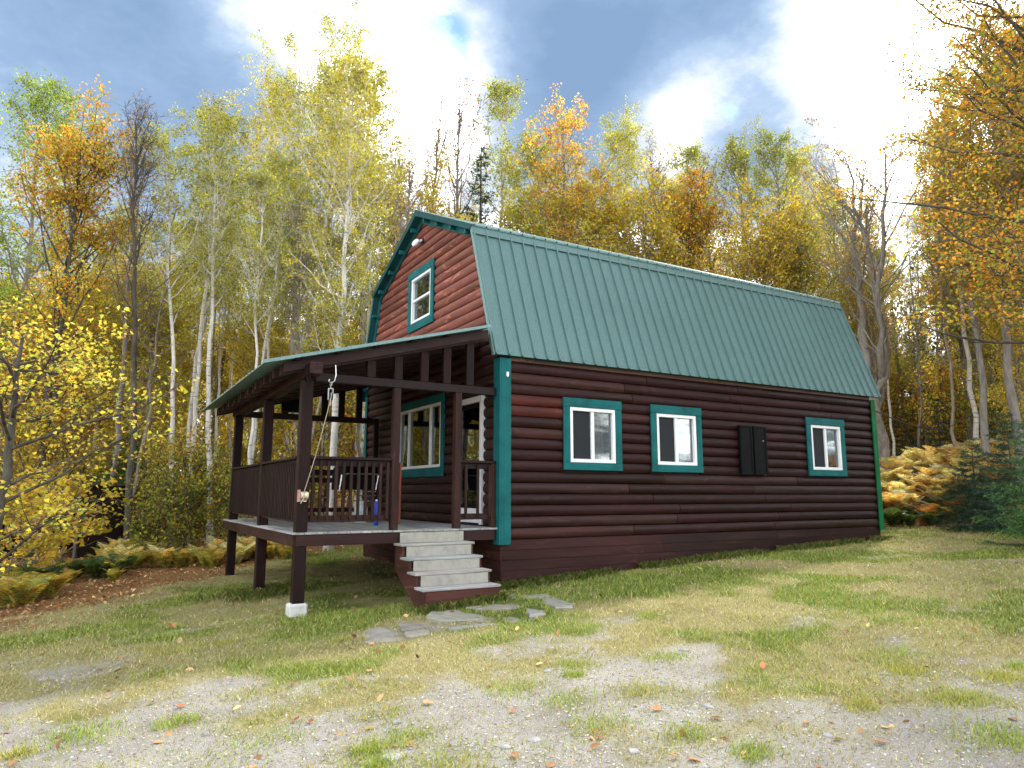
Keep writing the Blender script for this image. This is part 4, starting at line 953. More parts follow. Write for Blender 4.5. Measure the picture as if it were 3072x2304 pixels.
def fern(name, seed, nfr=10, ln=.8, cols=((1, GOLD),), arch=.5, spread=1.0):
    rng = np.random.default_rng(seed); V = []; F = []; C = []; b = 0; st = []
    for k in range(nfr):
        az = k * 2.4 + rng.normal() * .3; L_ = ln * rng.uniform(.7, 1.1); n = 16; u = np.linspace(0, 1, n); h = np.array([math.cos(az), math.sin(az), 0]); out = (.20 + .55 * u) * u * spread
        p = h[None] * (out * L_ * .75)[:, None]; p[:, 2] = L_ * (u * 1.0 - arch * .62 * u ** 2.6); tw = rng.normal() * .15; sd = np.array([-h[1], h[0], tw]); col = pal(1, cols, rng, .2)[0]
        st.append((p[::3]))
        for i in range(2, n):
            w = L_ * .24 * math.sin(math.pi * (.12 + .88 * u[i])) ** .8 + .01; t = p[i] - p[i - 1]; t /= np.linalg.norm(t) + 1e-9
            for s_ in (-1, 1):
                a = p[i] - t * .012 * ln / .8; c_ = p[i] + t * .022 * ln / .8; e = p[i] + sd * s_ * w + t * w * .35 + np.array([0, 0, -.12 * w]); m_ = (a + e) / 2 - t * .010
                m2 = (c_ + e) / 2 + t * .012; V += [a, m_, e, m2, c_]; F += [b, b + 1, b + 2, b + 3, b + 4]; b += 5; C += [col * (.6 + .75 * rng.random()) * (.75 + .45 * u[i])] * 5
    V = np.array(V); fm = mesh_np(name + '_fronds', V, np.array(F), np.arange(len(F) // 5) * 5, 'fern', np.array(C))
    P = np.array([s_[:6] for s_ in st]); sm = tubes_mesh(name + '_stems', [(P, np.full(P.shape[:2], .004), 3)], 'bark_tan'); return sm, fm
def plant_fern(name, meshes, loc, label, group, rz, sc, cat='fern'):
    r = bpy.data.objects.new(name, None); COL.objects.link(r); r.location = loc; r.rotation_euler = (0, 0, rz); r.scale = (sc, sc, sc); tag(r, label, cat, group)
    link('stem', meshes[0], r); link('frond', meshes[1], r, (1, 1, 1)); return r
def G(x, y, dz=0.0): return (x, y, float(gz(x, y)) + dz)

# ------------------------------------------------------------------ plants: kinds
K = {}
bp = ((4, YG), (3, YEL), (2, OLV), (1, GRN))
K['birch_a'] = grow('birch_a', 1, H=17, r0=.15, clear=.30, nprim=52, spread=3.0, elev=(38, 62), nsec=8, ntw=4, nleaf=17, leaf=0.075, pals=bp, barkm='bark_birch', fork=1)
K['birch_b'] = grow('birch_b', 2, H=16, r0=.13, clear=.34, nprim=44, spread=2.5, elev=(38, 64), nsec=8, ntw=4, nleaf=17, leaf=0.075, pals=bp, barkm='bark_birch')
K['thin_birch_a'] = grow('thin_birch_a', 3, H=13.5, r0=.085, clear=.52, nprim=26, spread=1.7, elev=(35, 62), nsec=6, ntw=4, nleaf=13, leaf=0.072, pals=bp, barkm='bark_birch', lean=(-1.0, .3), wob=.07)
K['thin_birch_b'] = grow('thin_birch_b', 4, H=13, r0=.075, clear=.55, nprim=22, spread=1.6, elev=(35, 62), nsec=6, ntw=4, nleaf=12, leaf=0.072, pals=((3, OLV), (2, YG), (1, GRN)), barkm='bark_birch', lean=(.5, .2), wob=.06)
K['bare_a'] = grow('bare_a', 5, H=13, r0=.10, clear=.40, nprim=34, spread=1.8, elev=(48, 72), nsec=7, ntw=4, nleaf=1, leaf=.08, pals=((2, PNK), (2, BRN), (1, RST)), barkm='bark_dark', lean=(-.6, 0), top_bare=.55, wob=.05)
K['bare_b'] = grow('bare_b', 6, H=12, r0=.09, clear=.42, nprim=30, spread=1.6, elev=(48, 72), nsec=7, ntw=4, nleaf=1, leaf=.08, pals=((2, PNK), (2, BRN), (1, OLV)), barkm='bark_grey', top_bare=.3, wob=.06)
K['orange_a'] = grow('orange_a', 7, H=10.5, r0=.12, clear=.28, nprim=42, spread=2.1, elev=(35, 62), nsec=7, ntw=4, nleaf=16, leaf=0.076, pals=((4, ORG), (3, GOLD), (2, YG), (1, GRN)), barkm='bark_dark', fork=1)
K['orange_b'] = grow('orange_b', 8, H=13.5, r0=.13, clear=.32, nprim=44, spread=2.3, elev=(35, 62), nsec=7, ntw=4, nleaf=16, leaf=0.076, pals=((3, GOLD), (2, ORG), (3, YG), (1, RST)), barkm='bark_grey')
K['yellow_a'] = grow('yellow_a', 9, H=9, r0=.075, clear=.16, nprim=40, spread=2.0, elev=(20, 50), nsec=7, ntw=4, nleaf=12, leaf=0.082, pals=((5, YEL), (3, GOLD), (2, YG)), barkm='bark_grey', prof='oval')
K['yellow_b'] = grow('yellow_b', 10, H=7, r0=.06, clear=.12, nprim=34, spread=1.9, elev=(15, 48), nsec=7, ntw=4, nleaf=12, leaf=0.082, pals=((4, YEL), (2, GOLD), (1, ORG), (3, YG)), barkm='bark_tan')
K['olive_a'] = grow('olive_a', 11, H=12.5, r0=.11, clear=.34, nprim=40, spread=2.0, elev=(35, 60), nsec=7, ntw=4, nleaf=15, leaf=0.072, pals=((4, OLV), (3, YG), (2, GRN)), barkm='bark_grey')
K['brush_a'] = grow('brush_a', 12, H=3.4, r0=.025, clear=.05, nprim=26, spread=1.3, elev=(30, 65), nsec=5, ntw=3, nleaf=6, leaf=.10, pals=((2, BRN), (2, OLV), (4, YEL), (2, ORG)), barkm='bark_dark', fork=3, wob=.05)
K['brush_b'] = grow('brush_b', 13, H=2.6, r0=.02, clear=.03, nprim=26, spread=1.2, elev=(20, 60), nsec=5, ntw=3, nleaf=6, leaf=.095, pals=((2, GRN), (3, OLV), (1, YEL), (1, BRN)), barkm='bark_dark', fork=3, wob=.05)
K['pole_a'] = grow('pole_a', 14, H=12, r0=.065, clear=.30, nprim=26, spread=1.0, elev=(0, 30), nsec=4, ntw=2, nleaf=2, leaf=.09, pals=((2, OLV), (1, YEL), (1, BRN)), barkm='bark_grey', wob=.06, prof='vase', top_bare=.2)
K['pole_b'] = grow('pole_b', 15, H=11, r0=.05, clear=.25, nprim=26, spread=.9, elev=(-5, 30), nsec=4, ntw=2, nleaf=2, leaf=.09, pals=((2, OLV), (1, YEL), (1, GRN)), barkm='bark_tan', wob=.07, prof='vase', lean=(.5, .2), top_bare=.2)
K['spruce_far'] = spruce('spruce_far', 16, H=12, rad=1.9, nwh=34, per=8, dens=.35, needle=.14)
K['spruce_near'] = spruce('spruce_near', 17, H=3.3, rad=1.55, nwh=20, per=11, dens=1.0, needle=.055, cols=((2, (.04, .10, .028)), (2, (.08, .17, .04)), (1, (.11, .19, .07))))
K['spruce_small'] = spruce('spruce_small', 18, H=2.3, rad=.95, nwh=15, per=9, dens=1.0, needle=.05, cols=((2, (.02, .05, .03)), (2, (.03, .08, .04)), (1, (.045, .09, .07))))
K['spruce_floor'] = spruce('spruce_floor', 19, H=1.9, rad=.9, nwh=12, per=8, dens=.6, needle=.06, cols=((2, (.015, .035, .015)), (2, (.02, .06, .025))))
K['fern_gold'] = fern('fern_gold', 20, 11, .85, ((3, (.70, .58, .27)), (1, (.60, .40, .15)), (3, (.70, .65, .34))))
K['fern_gold2'] = fern('fern_gold2', 21, 10, .85, ((3, (.70, .61, .28)), (1, (.60, .42, .15)), (2, (.66, .66, .34))))
K['fern_rust'] = fern('fern_rust', 22, 10, .75, ((2, (.30, .12, .035)), (2, (.36, .18, .05))), .6)
K['fern_green'] = fern('fern_green', 23, 11, .75, ((3, (.05, .10, .03)), (2, (.09, .14, .04)), (1, (.22, .20, .06))), .6)
K['fern_lime'] = fern('fern_lime', 24, 11, .7, ((3, (.50, .48, .11)), (2, (.58, .48, .11)), (1, (.30, .34, .08))), .55)
K['gnarl'] = grow('gnarl', 31, H=12, r0=.24, clear=.30, nprim=48, spread=3.2, elev=(20, 60), nsec=8, ntw=4, nleaf=2, leaf=.09, pals=((3, BRN), (2, OLV), (1, RST)), barkm='bark_grey', fork=2, wob=.16, top_bare=.35, curve=.6)
K['maple_right'] = grow('maple_right', 41, H=10, r0=.13, clear=.20, nprim=80, spread=2.9, elev=(5, 50), nsec=9, ntw=4, nleaf=16, leaf=.058, pals=((3, ORG), (4, (.46, .29, .04)), (3, OLV), (2, GRN), (1, RST)), barkm='bark_dark', shape=LEAF_OVAL, up=1.2, flatj=.5, jit=.10, curve=.15)
K['maple_left'] = grow('maple_left', 42, H=5.0, r0=.10, clear=.12, nprim=26, spread=2.7, elev=(-4, 30), nsec=8, ntw=4, nleaf=6, leaf=.072, pals=((5, (.68, .56, .10)), (2, (.70, .50, .10)), (3, (.46, .52, .09))), barkm='bark_dark', shape=LEAF_MAPLE, up=1.5, flatj=.35, jit=.09, curve=.15)
K['sapling'] = grow('sapling', 43, H=2.4, r0=.02, clear=.10, nprim=14, spread=.9, elev=(5, 35), nsec=5, ntw=3, nleaf=5, leaf=.11, pals=((5, YEL), (3, (.52, .34, .08)), (2, (.34, .34, .04))), barkm='bark_tan', shape=LEAF_MAPLE, up=1.4, flatj=.4, curve=.2)

# ------------------------------------------------------------------ plants: placed
NAMES = {'birch_a': 'birch_tree', 'birch_b': 'birch_tree', 'thin_birch_a': 'birch_tree', 'thin_birch_b': 'birch_tree', 'bare_a': 'bare_tree', 'bare_b': 'bare_tree', 'orange_a': 'maple_tree', 'orange_b': 'maple_tree',
         'yellow_a': 'young_tree', 'yellow_b': 'young_tree', 'olive_a': 'aspen_tree', 'brush_a': 'bush', 'brush_b': 'bush', 'pole_a': 'pole_tree', 'pole_b': 'pole_tree', 'spruce_far': 'spruce_tree', 'spruce_near': 'spruce_tree', 'spruce_small': 'spruce_tree', 'spruce_floor': 'spruce_tree',
         'gnarl': 'bare_tree', 'maple_right': 'maple_tree', 'maple_left': 'maple_tree', 'sapling': 'sapling'}
rt = random.Random(77); TAKEN = []
KH = {'birch_a': 17, 'birch_b': 16, 'thin_birch_a': 13.5, 'thin_birch_b': 13, 'bare_a': 13, 'bare_b': 12, 'orange_a': 10.5, 'orange_b': 13.5, 'yellow_a': 9, 'yellow_b': 7, 'olive_a': 12.5, 'spruce_far': 12, 'gnarl': 12}
def reach(kind, dx, dep, top):
    """scale that brings the tree's tip to that height in the photograph at that distance"""
    x, y = spot(dx, dep); return (CAMP[2] + dep * math.tan(PITCH - math.atan((top * 1.38879 - 1152) / FPX)) - float(gz(x, y))) / (KH[kind] * .985)
def tree(kind, dx, dep, label, sc=1.0, rz=None, tintc=None, group=None, cat='tree', tilt=(0, 0), sz=None):
    x, y = spot(dx, dep); TAKEN.append((x, y))
    if sc > 20: sc = reach(kind, dx, dep, sc)
    if tintc is None: k = rt.uniform(.85, 1.15); tintc = (k * rt.uniform(.92, 1.08), k, k * rt.uniform(.8, 1.1))
    return plant_tree(NAMES[kind], K[kind], G(x, y), label, cat, group, rt.uniform(0, 6.28) if rz is None else rz, sc, sz, tintc, tilt)
# trees one can tell apart
LR = YAW - math.pi / 2
tree('maple_left', 25, 11.5, 'yellow-leaved maple with low spreading boughs at the left edge of the yard', 1.0, rz=.4)
tree('orange_a', 100, 17.5, 'orange-topped maple rising behind the yellow maple', 325, rz=1.0)
tree('olive_a', 40, 22.0, 'tall green-leaved aspen towering behind the orange maple', 215, tintc=(.85, 1.1, .9))
tree('bare_a', 300, 17.0, 'dark slender nearly bare tree leaning left between maple and white birches', 268, rz=LR)
tree('bare_b', 265, 20.0, 'bare grey tree just left of the dark leaning tree', 300, rz=1.4)
tree('thin_birch_a', 394, 18.0, 'slim white birch with straight pale trunk left of the porch', 330, rz=LR + .9)
tree('thin_birch_b', 425, 19.5, 'thin grey birch close behind the slim white birch', 245, rz=2.0)
tree('thin_birch_a', 478, 18.5, 'leaning white birch whose trunk passes just left of the porch roof', 262, rz=LR)
tree('birch_a', 625, 23.0, 'tallest golden birch behind the porch with broad full crown', 150, rz=.3)
tree('birch_b', 705, 24.5, 'golden birch close right of the tallest birch', 185, rz=1.1)
tree('birch_b', 790, 24.0, 'golden birch whose crown touches the gable', 200, rz=2.4)
tree('birch_b', 560, 25.0, 'golden birch close left of the tallest birch', 225, rz=3.3)
tree('bare_b', 905, 28.0, 'leafless pinkish tree above the gable peak', 262, tintc=(1.2, .85, 1))
tree('bare_b', 950, 27.0, 'pinkish nearly bare tree above the ridge near the gable peak', 218, tintc=(1.2, .85, 1))
tree('spruce_far', 1035, 26.0, 'dark narrow spruce poking up behind the roof ridge', 325)
tree('thin_birch_b', 1085, 29.0, 'sparse pale birch right of the dark spruce above the roof', 212)
tree('olive_a', 1150, 28.0, 'olive-leaved aspen left of the golden-orange maple above the roof', 330)
tree('orange_b', 1245, 26.0, 'broad golden-orange maple standing over the middle of the roof', 262)
tree('birch_b', 1345, 28.0, 'golden birch right of the golden-orange maple above the roof', 300)
tree('bare_b', 1430, 28.0, 'pale leafless tree above the middle of the roof', 318)
tree('thin_birch_b', 1490, 29.0, 'sparse white birch right of the pale leafless tree above the roof', 335)
tree('bare_a', 1565, 30.0, 'dark leafless tree between sparse white birch and olive aspens', 345)
tree('olive_a', 1610, 28.0, 'olive-leaved aspen above the roof, left of the taller aspen', 335)
tree('olive_a', 1695, 27.0, 'taller olive-leaved aspen over the far end of the roof', 316)
tree('birch_b', 1765, 30.0, 'golden birch between the taller aspen and the gnarled tree', 360)
for kd_, dx_, dp_, tp_, lb_ in (('yellow_a', 860, 25, 330, 'yellow young tree just left of the gable peak'), ('yellow_a', 1185, 26, 400, 'yellow young tree showing over the ridge below the olive aspen'), ('yellow_a', 1300, 27, 390, 'yellow young tree showing over the ridge below the golden birch'),
        ('yellow_a', 1420, 26, 405, 'yellow young tree low over the middle of the ridge'), ('orange_a', 1515, 27, 400, 'orange-yellow young maple low over the ridge below the white birch'), ('yellow_a', 1650, 26, 430, 'yellow young tree low over the ridge between the olive aspens'), ('yellow_a', 1755, 27, 455, 'yellow young tree low over the far end of the ridge'), ('olive_a', 1835, 31, 440, 'small olive aspen just left of the gnarled tree')):
    tree(kd_, dx_, dp_, lb_, tp_)
tree('gnarl', 1900, 24.0, 'gnarled grey forked tree with bare crooked limbs beyond the far cabin corner', .92, rz=2.6)
tree('thin_birch_b', 2095, 24.0, 'white birch trunk standing alone before the dark woods at right', 1.1, rz=.5)
tree('maple_right', 2380, 12.0, 'big orange-leaved maple crowding the right edge of the picture', 1.24, rz=1.2)
tree('orange_b', 2240, 19.0, 'tall rusty-leaved maple behind the big orange maple', 1.0)
tree('spruce_near', 2275, 13.0, 'bushy green spruce at the right edge of the lawn', .95)
tree('spruce_small', 2085, 17.0, 'small dark blue-green spruce among the golden ferns', .95)
tree('spruce_small', 2165, 16.0, 'young spruce between the small dark spruce and the bushy one', 1.15, rz=1)
tree('spruce_near', 300, 20.5, 'dark green spruce in the woods between dark tree and white birch', .95, tintc=(.6, .65, .6))
tree('sapling', 110, 13.2, 'waist-high yellow maple sapling in front of the lean-to shed', .8)
tree('sapling', 60, 12.4, 'yellow-green maple sapling at the foot of the yellow maple', .75)
tree('sapling', 175, 14.5, 'thin yellow sapling between the shed and the dark leaning tree', .9)
tree('birch_b', 722, 17.5, 'thick white birch trunk seen through the open porch', .78, rz=4.4)
tree('thin_birch_a', 540, 20.5, 'white birch seen between the outer porch posts', .8, rz=3.0)
# woods that no one could tell apart singly, one label for each kind and side
GRP = {
 'L': ('left of the porch', [('bare_a', 1.2), ('thin_birch_b', 1.2), ('yellow_a', 2.2), ('yellow_b', 1.6), ('olive_a', 1.0), ('pole_a', 1.6), ('pole_b', 1.2), ('bare_b', .8)]),
 'M': ('behind the cabin roof', [('yellow_a', 1.0), ('olive_a', 1.8), ('orange_b', 1.0), ('birch_b', 1.2), ('bare_b', 1.2), ('thin_birch_b', .8)]),
 'R': ('beyond the ferns at right', [('pole_a', 3), ('pole_b', 3), ('olive_a', 1.0), ('orange_b', .8), ('bare_b', .7), ('thin_birch_b', .8), ('yellow_a', .5)])}
DESC = {'bare_a': 'nearly bare dark tree', 'bare_b': 'nearly bare grey tree', 'thin_birch_b': 'thin white birch', 'thin_birch_a': 'slanting white birch', 'yellow_a': 'yellow-leaved young tree', 'yellow_b': 'bushy yellow young tree', 'olive_a': 'olive-leaved aspen', 'pole_a': 'slender grey pole tree', 'pole_b': 'slender tan pole tree',
        'orange_b': 'golden-orange maple', 'birch_b': 'golden birch', 'orange_a': 'orange young maple', 'spruce_far': 'dark spruce', 'brush_a': 'brown leafy bush', 'brush_b': 'green leafy bush', 'spruce_floor': 'low dark spruce'}
def inside(x, y): return -3.6 < x < L + 1.2 and -1.5 < y < W + .9
def fill(side, n, dx0, dx1, d0, d1, sc=(.8, 1.1), mind=.9, kinds=None, near_bias=1.0):
    rt.seed('%s%d%d%.1f%.2f' % (side, n, dx0, d0, sc[0])); where, kk = GRP[side]; kk = kinds or kk; tot = 0; tries = 0
    while tot < n and tries < n * 30:
        tries += 1; dx = rt.uniform(dx0, dx1); dep = d0 + (d1 - d0) * rt.random() ** near_bias; x, y = spot(dx, dep)
        if inside(x, y) or any((x - a) ** 2 + (y - b) ** 2 < mind ** 2 for a, b in TAKEN): continue
        k = rt.choices([a for a, _ in kk], [b for _, b in kk])[0]; d = DESC[k]
        k_sc = rt.uniform(*sc); f_ = (k_sc - sc[0]) / (sc[1] - sc[0] + 1e-6); size_ = 'small' if f_ < .34 else ('tall' if f_ > .66 else 'middling')
        zone = {'L': ((180, 'around the lean-to shed'), (380, 'between shed and slim birch'), (620, 'left of the tallest golden birch'), (9999, 'between tallest birch and gable')),
                'M': ((1080, 'above the gable end of the roof'), (1330, 'beside the maple above the roof'), (1580, 'above the middle of the roof'), (9999, 'above the far end of the roof')),
                'R': ((1990, 'round the gnarled tree'), (2110, 'left of the lone white birch'), (2230, 'behind the young spruces'), (9999, 'behind the big orange maple'))}[side]
        zone = next(z_ for lim, z_ in zone if dx < lim); row = 'standing nearer' if dep < d0 + (d1 - d0) * .4 else 'farther back'
        tree(k, dx, dep, '%s %s %s %s' % (size_, d, row, zone), k_sc, group='%s in the woods %s' % (d + ('es' if d.endswith(('sh', 'ch')) else 's'), where)); tot += 1
fill('L', 24, 320, 860, 18, 30, (.72, .95), 1.0, [('thin_birch_b', 3), ('thin_birch_a', 1.5), ('pole_a', 2), ('pole_b', 1.5), ('bare_b', 1)])
fill('L', 34, -120, 860, 18.5, 34, (.68, .95), near_bias=1.0)
fill('L', 34, -160, 950, 27, 48, (.75, 1.0))
fill('L', 26, -100, 900, 21, 32, (.8, 1.05), 1.0, [('yellow_a', 3), ('yellow_b', 2), ('orange_a', .7)])
fill('M', 34, 800, 1830, 32, 46, (.80, .98), 1.4, [('yellow_a', 1.6), ('olive_a', 1.8), ('orange_b', 1.0), ('birch_b', 1.4), ('bare_b', 1.0)])
fill('R', 60, 1820, 2420, 24, 40, (.60, .85), .7)
fill('R', 30, 1990, 2450, 22, 36, (.8, 1.1), .7)
fill('R', 14, 2120, 2500, 17, 23, (.75, 1.0), .9, [('olive_a', 1), ('orange_b', 2), ('yellow_a', 1)])
fill('L', 42, -150, 900, 16, 34, (.7, 1.2), .6, [('brush_a', 3), ('brush_b', 2), ('spruce_floor', .8)])
fill('R', 16, 1850, 2450, 29, 42, (.55, .8), 1.0, [('spruce_far', 1)])
fill('R', 30, 1900, 2450, 24, 38, (.7, 1.3), .6, [('brush_a', 2), ('brush_b', 2), ('spruce_floor', 1.5)])
# the woods farther back, one mass
rw = np.random.default_rng(55); N = 110000; th = YAW + np.radians(rw.uniform(-56, 56, N)); dd = rw.uniform(38, 74, N); wx = CAMP[0] + dd * np.cos(th); wy = CAMP[1] + dd * np.sin(th)
hh = rw.random(N) ** 1.1 * (7.5 + 5.5 * fbm(wx, wy, .10, 81, 3)); pos = np.stack([wx, wy, gz(wx, wy) + hh], -1); cl = fbm(wx, wy, .22, 83, 2)[:, None]
C = np.where(cl > .5, pal(N, ((3, YEL), (2, YG), (1, GOLD)), rw, .3), pal(N, ((3, OLV), (1, BRN), (1, GRN), (2, ORG)), rw, .3)) * 1.05
con = (th < YAW - math.radians(13))[:, None] & (hh < 9)[:, None]; C = np.where(con, pal(N, ((3, (.03, .045, .022)), (2, (.05, .06, .03)), (1, (.10, .08, .04))), rw, .3), C)      # dark conifers beyond the bank
o = link('far_woods', leaves_mesh('far_woods', pos, rw.uniform(.16, .38, N), C, rw, 'leaf', LEAF_QUAD, .3, .2), None, (1, 1, 1)); tag(o, 'distant autumn woods closing the view behind the nearer trees', 'woods', kind='stuff')
# ferns
def ferns(kinds, n, dx0, dx1, d0, d1, label, group, sc, cond=None):
    c = 0; tries = 0
    while c < n and tries < n * 40:
        tries += 1; dx = rt.uniform(dx0, dx1); dep = rt.uniform(d0, d1); x, y = spot(dx, dep)
        if inside(x, y) or (cond and not cond(x, y, dx, dep)): continue
        plant_fern('fern', K[rt.choice(kinds)], G(x, y, -.03), label, group, rt.uniform(0, 6.28), rt.uniform(*sc)); c += 1
ferns(['fern_gold', 'fern_gold2', 'fern_gold', 'fern_rust'], 120, 1890, 2180, 20.0, 24.0, 'golden-brown fern on the bank beyond the far cabin corner', 'golden ferns on the bank', (1.0, 1.45))
ferns(['fern_green', 'fern_green', 'fern_rust'], 46, 1890, 2170, 18.6, 20.4, 'green fern at the foot of the bank below the golden ferns', 'green ferns below the bank', (.75, 1.05))
ferns(['fern_lime', 'fern_lime', 'fern_gold2'], 70, 250, 660, 15.0, 17.4, 'yellow-green fern along the wood edge behind the porch posts', 'ferns along the wood edge', (.6, .85))
ferns(['fern_lime', 'fern_lime', 'fern_green'], 30, -60, 160, 10.6, 13.0, 'pale green fern under the yellow maple at left', 'ferns under the yellow maple', (.75, 1.0))
ferns(['fern_green', 'fern_lime'], 16, 150, 300, 13.5, 15.2, 'dark green fern between the yellow maple and the wood-edge ferns', 'green ferns beside the leaf litter', (.6, .85))

# ------------------------------------------------------------------ ground cover
rg = np.random.default_rng(99)
def yard_points(N, d0, d1, half=62):
    """points over the yard, thinner with distance from where the photographer stood"""
    d = d0 * (d1 / d0) ** rg.random(N); a = YAW + np.radians(rg.uniform(-half, half, N)); x = CAMP[0] + d * np.cos(a); y = CAMP[1] + d * np.sin(a)
    return x, y, d
def free(x, y, pad=.0): return ~((x > -.05 - pad) & (x < L + .05) & (y > -.03 - pad) & (y < W))
def not_stone(x, y):
    ok = np.ones(len(x), bool)
    for st in ST:
        cx = np.mean([p[0] for p in st]); cy = np.mean([p[1] for p in st]); ins = np.zeros(len(x), bool)
        P_ = [(cx + (p[0] - cx) * .97, cy + (p[1] - cy) * .97) for p in st]
        for i in range(len(P_)):
            (x1, y1), (x2, y2) = P_[i], P_[(i + 1) % len(P_)]
            c_ = ((y1 > y) != (y2 > y)) & (x < (x2 - x1) * (y - y1) / (y2 - y1 + 1e-12) + x1); ins ^= c_
        ok &= ~ins
    return ok
# turf
x, y, d = yard_points(820000, 3.0, 24); g, li, lu = masks(x, y); nz_ = fbm(x, y, 3.0, 61, 3); lush = np.clip(lu + (nz_ - .5) * .8, 0, 1)
under = (x > -2.9) & (x < -.1) & (y > .1) & (y < 5.5)
keep = (rg.random(len(x)) < (.10 + .22 * fbm(x, y, 4.0, 71, 3) + .70 * (1 - g) * (.5 + .5 * lush)) * (1 - .93 * li)) & free(x, y) & not_stone(x, y) & ~(under & (rg.random(len(x)) < .8))
x, y, d, lush, g = x[keep], y[keep], d[keep], lush[keep], g[keep]; N = len(x)
hgt = (.012 + .026 * rg.random(N) + .030 * lush * rg.random(N)) * (1 + .012 * d) * (1 - .35 * g); wid = (.0015 + .00042 * d) * rg.uniform(.7, 1.3, N); az = rg.uniform(0, 6.28, N); ln_ = hgt * rg.uniform(.3, 1.6, N)
b = np.stack([x, y, gz(x, y) - .004], -1); side = np.stack([-np.sin(az), np.cos(az), 0 * az], -1) * wid[:, None]; tip = b + np.stack([np.cos(az) * ln_, np.sin(az) * ln_, hgt], -1)
V = np.stack([b - side, b + side, tip], 1).reshape(-1, 3)
cg = pal(N, ((3, (.25, .31, .06)), (2, (.34, .38, .10)), (1, (.15, .22, .045))), rg); cs_ = pal(N, ((3, (.42, .38, .17)), (3, (.34, .32, .12)), (2, (.54, .48, .28)), (2, (.28, .29, .09)), (1, (.32, .21, .11))), rg)
C = np.where((rg.random(N) < np.clip(lush * 1.25, .06, .95))[:, None], cg, cs_)
o = link('grass', mesh_np('grass', V, np.arange(3 * N), np.arange(N) * 3, 'grass', np.repeat(C, 3, 0)), None, (1, 1, 1)); tag(o, 'short dry patchy turf with green tufts across the yard', 'grass', kind='stuff')
# brighter tufts standing in the drive
tc_ = []
while len(tc_) < 46:
    dx_ = rg.uniform(60, 2180); dp_ = 4.2 * (8.5 / 4.2) ** rg.random(); p_ = spot(dx_, dp_)
    if masks(*p_)[0] > .25: tc_.append(p_)
tc_ = np.array(tc_); n_t = 330; sg_ = rg.uniform(.05, .17, len(tc_)); x = (tc_[:, :1] + rg.normal(size=(len(tc_), n_t)) * sg_[:, None]).ravel(); y = (tc_[:, 1:] + rg.normal(size=(len(tc_), n_t)) * sg_[:, None] * .8).ravel()
ok_ = not_stone(x, y) & free(x, y); hue = np.repeat(rg.random(len(tc_)), n_t)[ok_]; x, y = x[ok_], y[ok_]; N = len(x); hgt = rg.uniform(.018, .055, N); az = rg.uniform(0, 6.28, N); b = np.stack([x, y, gz(x, y) - .004], -1)
side = np.stack([-np.sin(az), np.cos(az), 0 * az], -1) * .0042; tip = b + np.stack([np.cos(az) * hgt * .8, np.sin(az) * hgt * .8, hgt], -1); V = np.stack([b - side, b + side, tip], 1).reshape(-1, 3)
C = pal(N, ((3, (.26, .34, .06)), (2, (.36, .42, .10)), (1, (.18, .25, .05))), rg); C = np.where((hue > .6)[:, None], C * np.array([1.25, 1.0, 1.3]), C)
o = link('grass_tufts', mesh_np('grass_tufts', V, np.arange(3 * N), np.arange(N) * 3, 'grass', np.repeat(C, 3, 0)), None, (1, 1, 1)); tag(o, 'bright green tufts of grass growing through the gravel', 'grass', kind='stuff')
# longer weeds at the foot of the walls, steps and posts
N = 9000; x = np.concatenate([rg.uniform(-.1, L, 6500), rg.uniform(-1.75, -.5, 900), rg.normal(-2.75, .35, 1600)]); y = np.concatenate([-.06 - np.abs(rg.normal(size=6500)) * .11, rg.normal(-1.03, .05, 900), rg.normal(2.25, .25, 1600)])
ok_ = fbm(x, y, 1.3, 91, 3) + rg.random(N) * .25 > .58; x, y = x[ok_], y[ok_]; N = len(x); hgt = rg.uniform(.03, .13, N); az = rg.uniform(0, 6.28, N); b = np.stack([x, y, gz(x, y) - .005], -1)
side = np.stack([-np.sin(az), np.cos(az), 0 * az], -1) * .005; md = b + np.stack([np.cos(az) * hgt * .2, np.sin(az) * hgt * .2, hgt * .7], -1); tip = b + np.stack([np.cos(az) * hgt * .7, np.sin(az) * hgt * .7, hgt], -1)
V = np.stack([b - side, b + side, md + side * .7, tip, md - side * .7], 1).reshape(-1, 3); C = pal(N, ((3, (.16, .24, .05)), (2, (.26, .28, .08)), (1, (.42, .38, .18))), rg)
o = link('weeds', mesh_np('weeds', V, np.arange(5 * N), np.arange(N) * 5, 'grass', np.repeat(C, 5, 0)), None, (1, 1, 1)); tag(o, 'longer weeds and grass along the foot of the cabin wall', 'weeds', kind='stuff')
# gravel
x, y, d = yard_points(100000, 3.0, 14); g, li, lu = masks(x, y); keep = (rg.random(len(x)) < np.clip(g * 1.1, .10, 1) * (1 - li)) & free(x, y, .1) & not_stone(x, y)
x, y, d = x[keep], y[keep], d[keep]; N = len(x); r = (.003 + .009 * rg.random(N) ** 2.6) * (.7 + .06 * d)
oc = np.array([[1, 0, 0], [-1, 0, 0], [0, 1, 0], [0, -1, 0], [0, 0, 1], [0, 0, -1]], float); of = np.array([(0, 2, 4), (2, 1, 4), (1, 3, 4), (3, 0, 4), (2, 0, 5), (1, 2, 5), (3, 1, 5), (0, 3, 5)])
jit_ = oc[None] * rg.uniform(.6, 1.35, (N, 6, 1)) + rg.normal(size=(N, 6, 3)) * .2; jit_[:, :, 2] *= .55; an = rg.uniform(0, 6.28, N); ca, sa = np.cos(an)[:, None], np.sin(an)[:, None]
V = np.stack([jit_[:, :, 0] * ca - jit_[:, :, 1] * sa, jit_[:, :, 0] * sa + jit_[:, :, 1] * ca, jit_[:, :, 2]], -1) * r[:, None, None] + np.stack([x, y, gz(x, y) + r * .2], -1)[:, None]
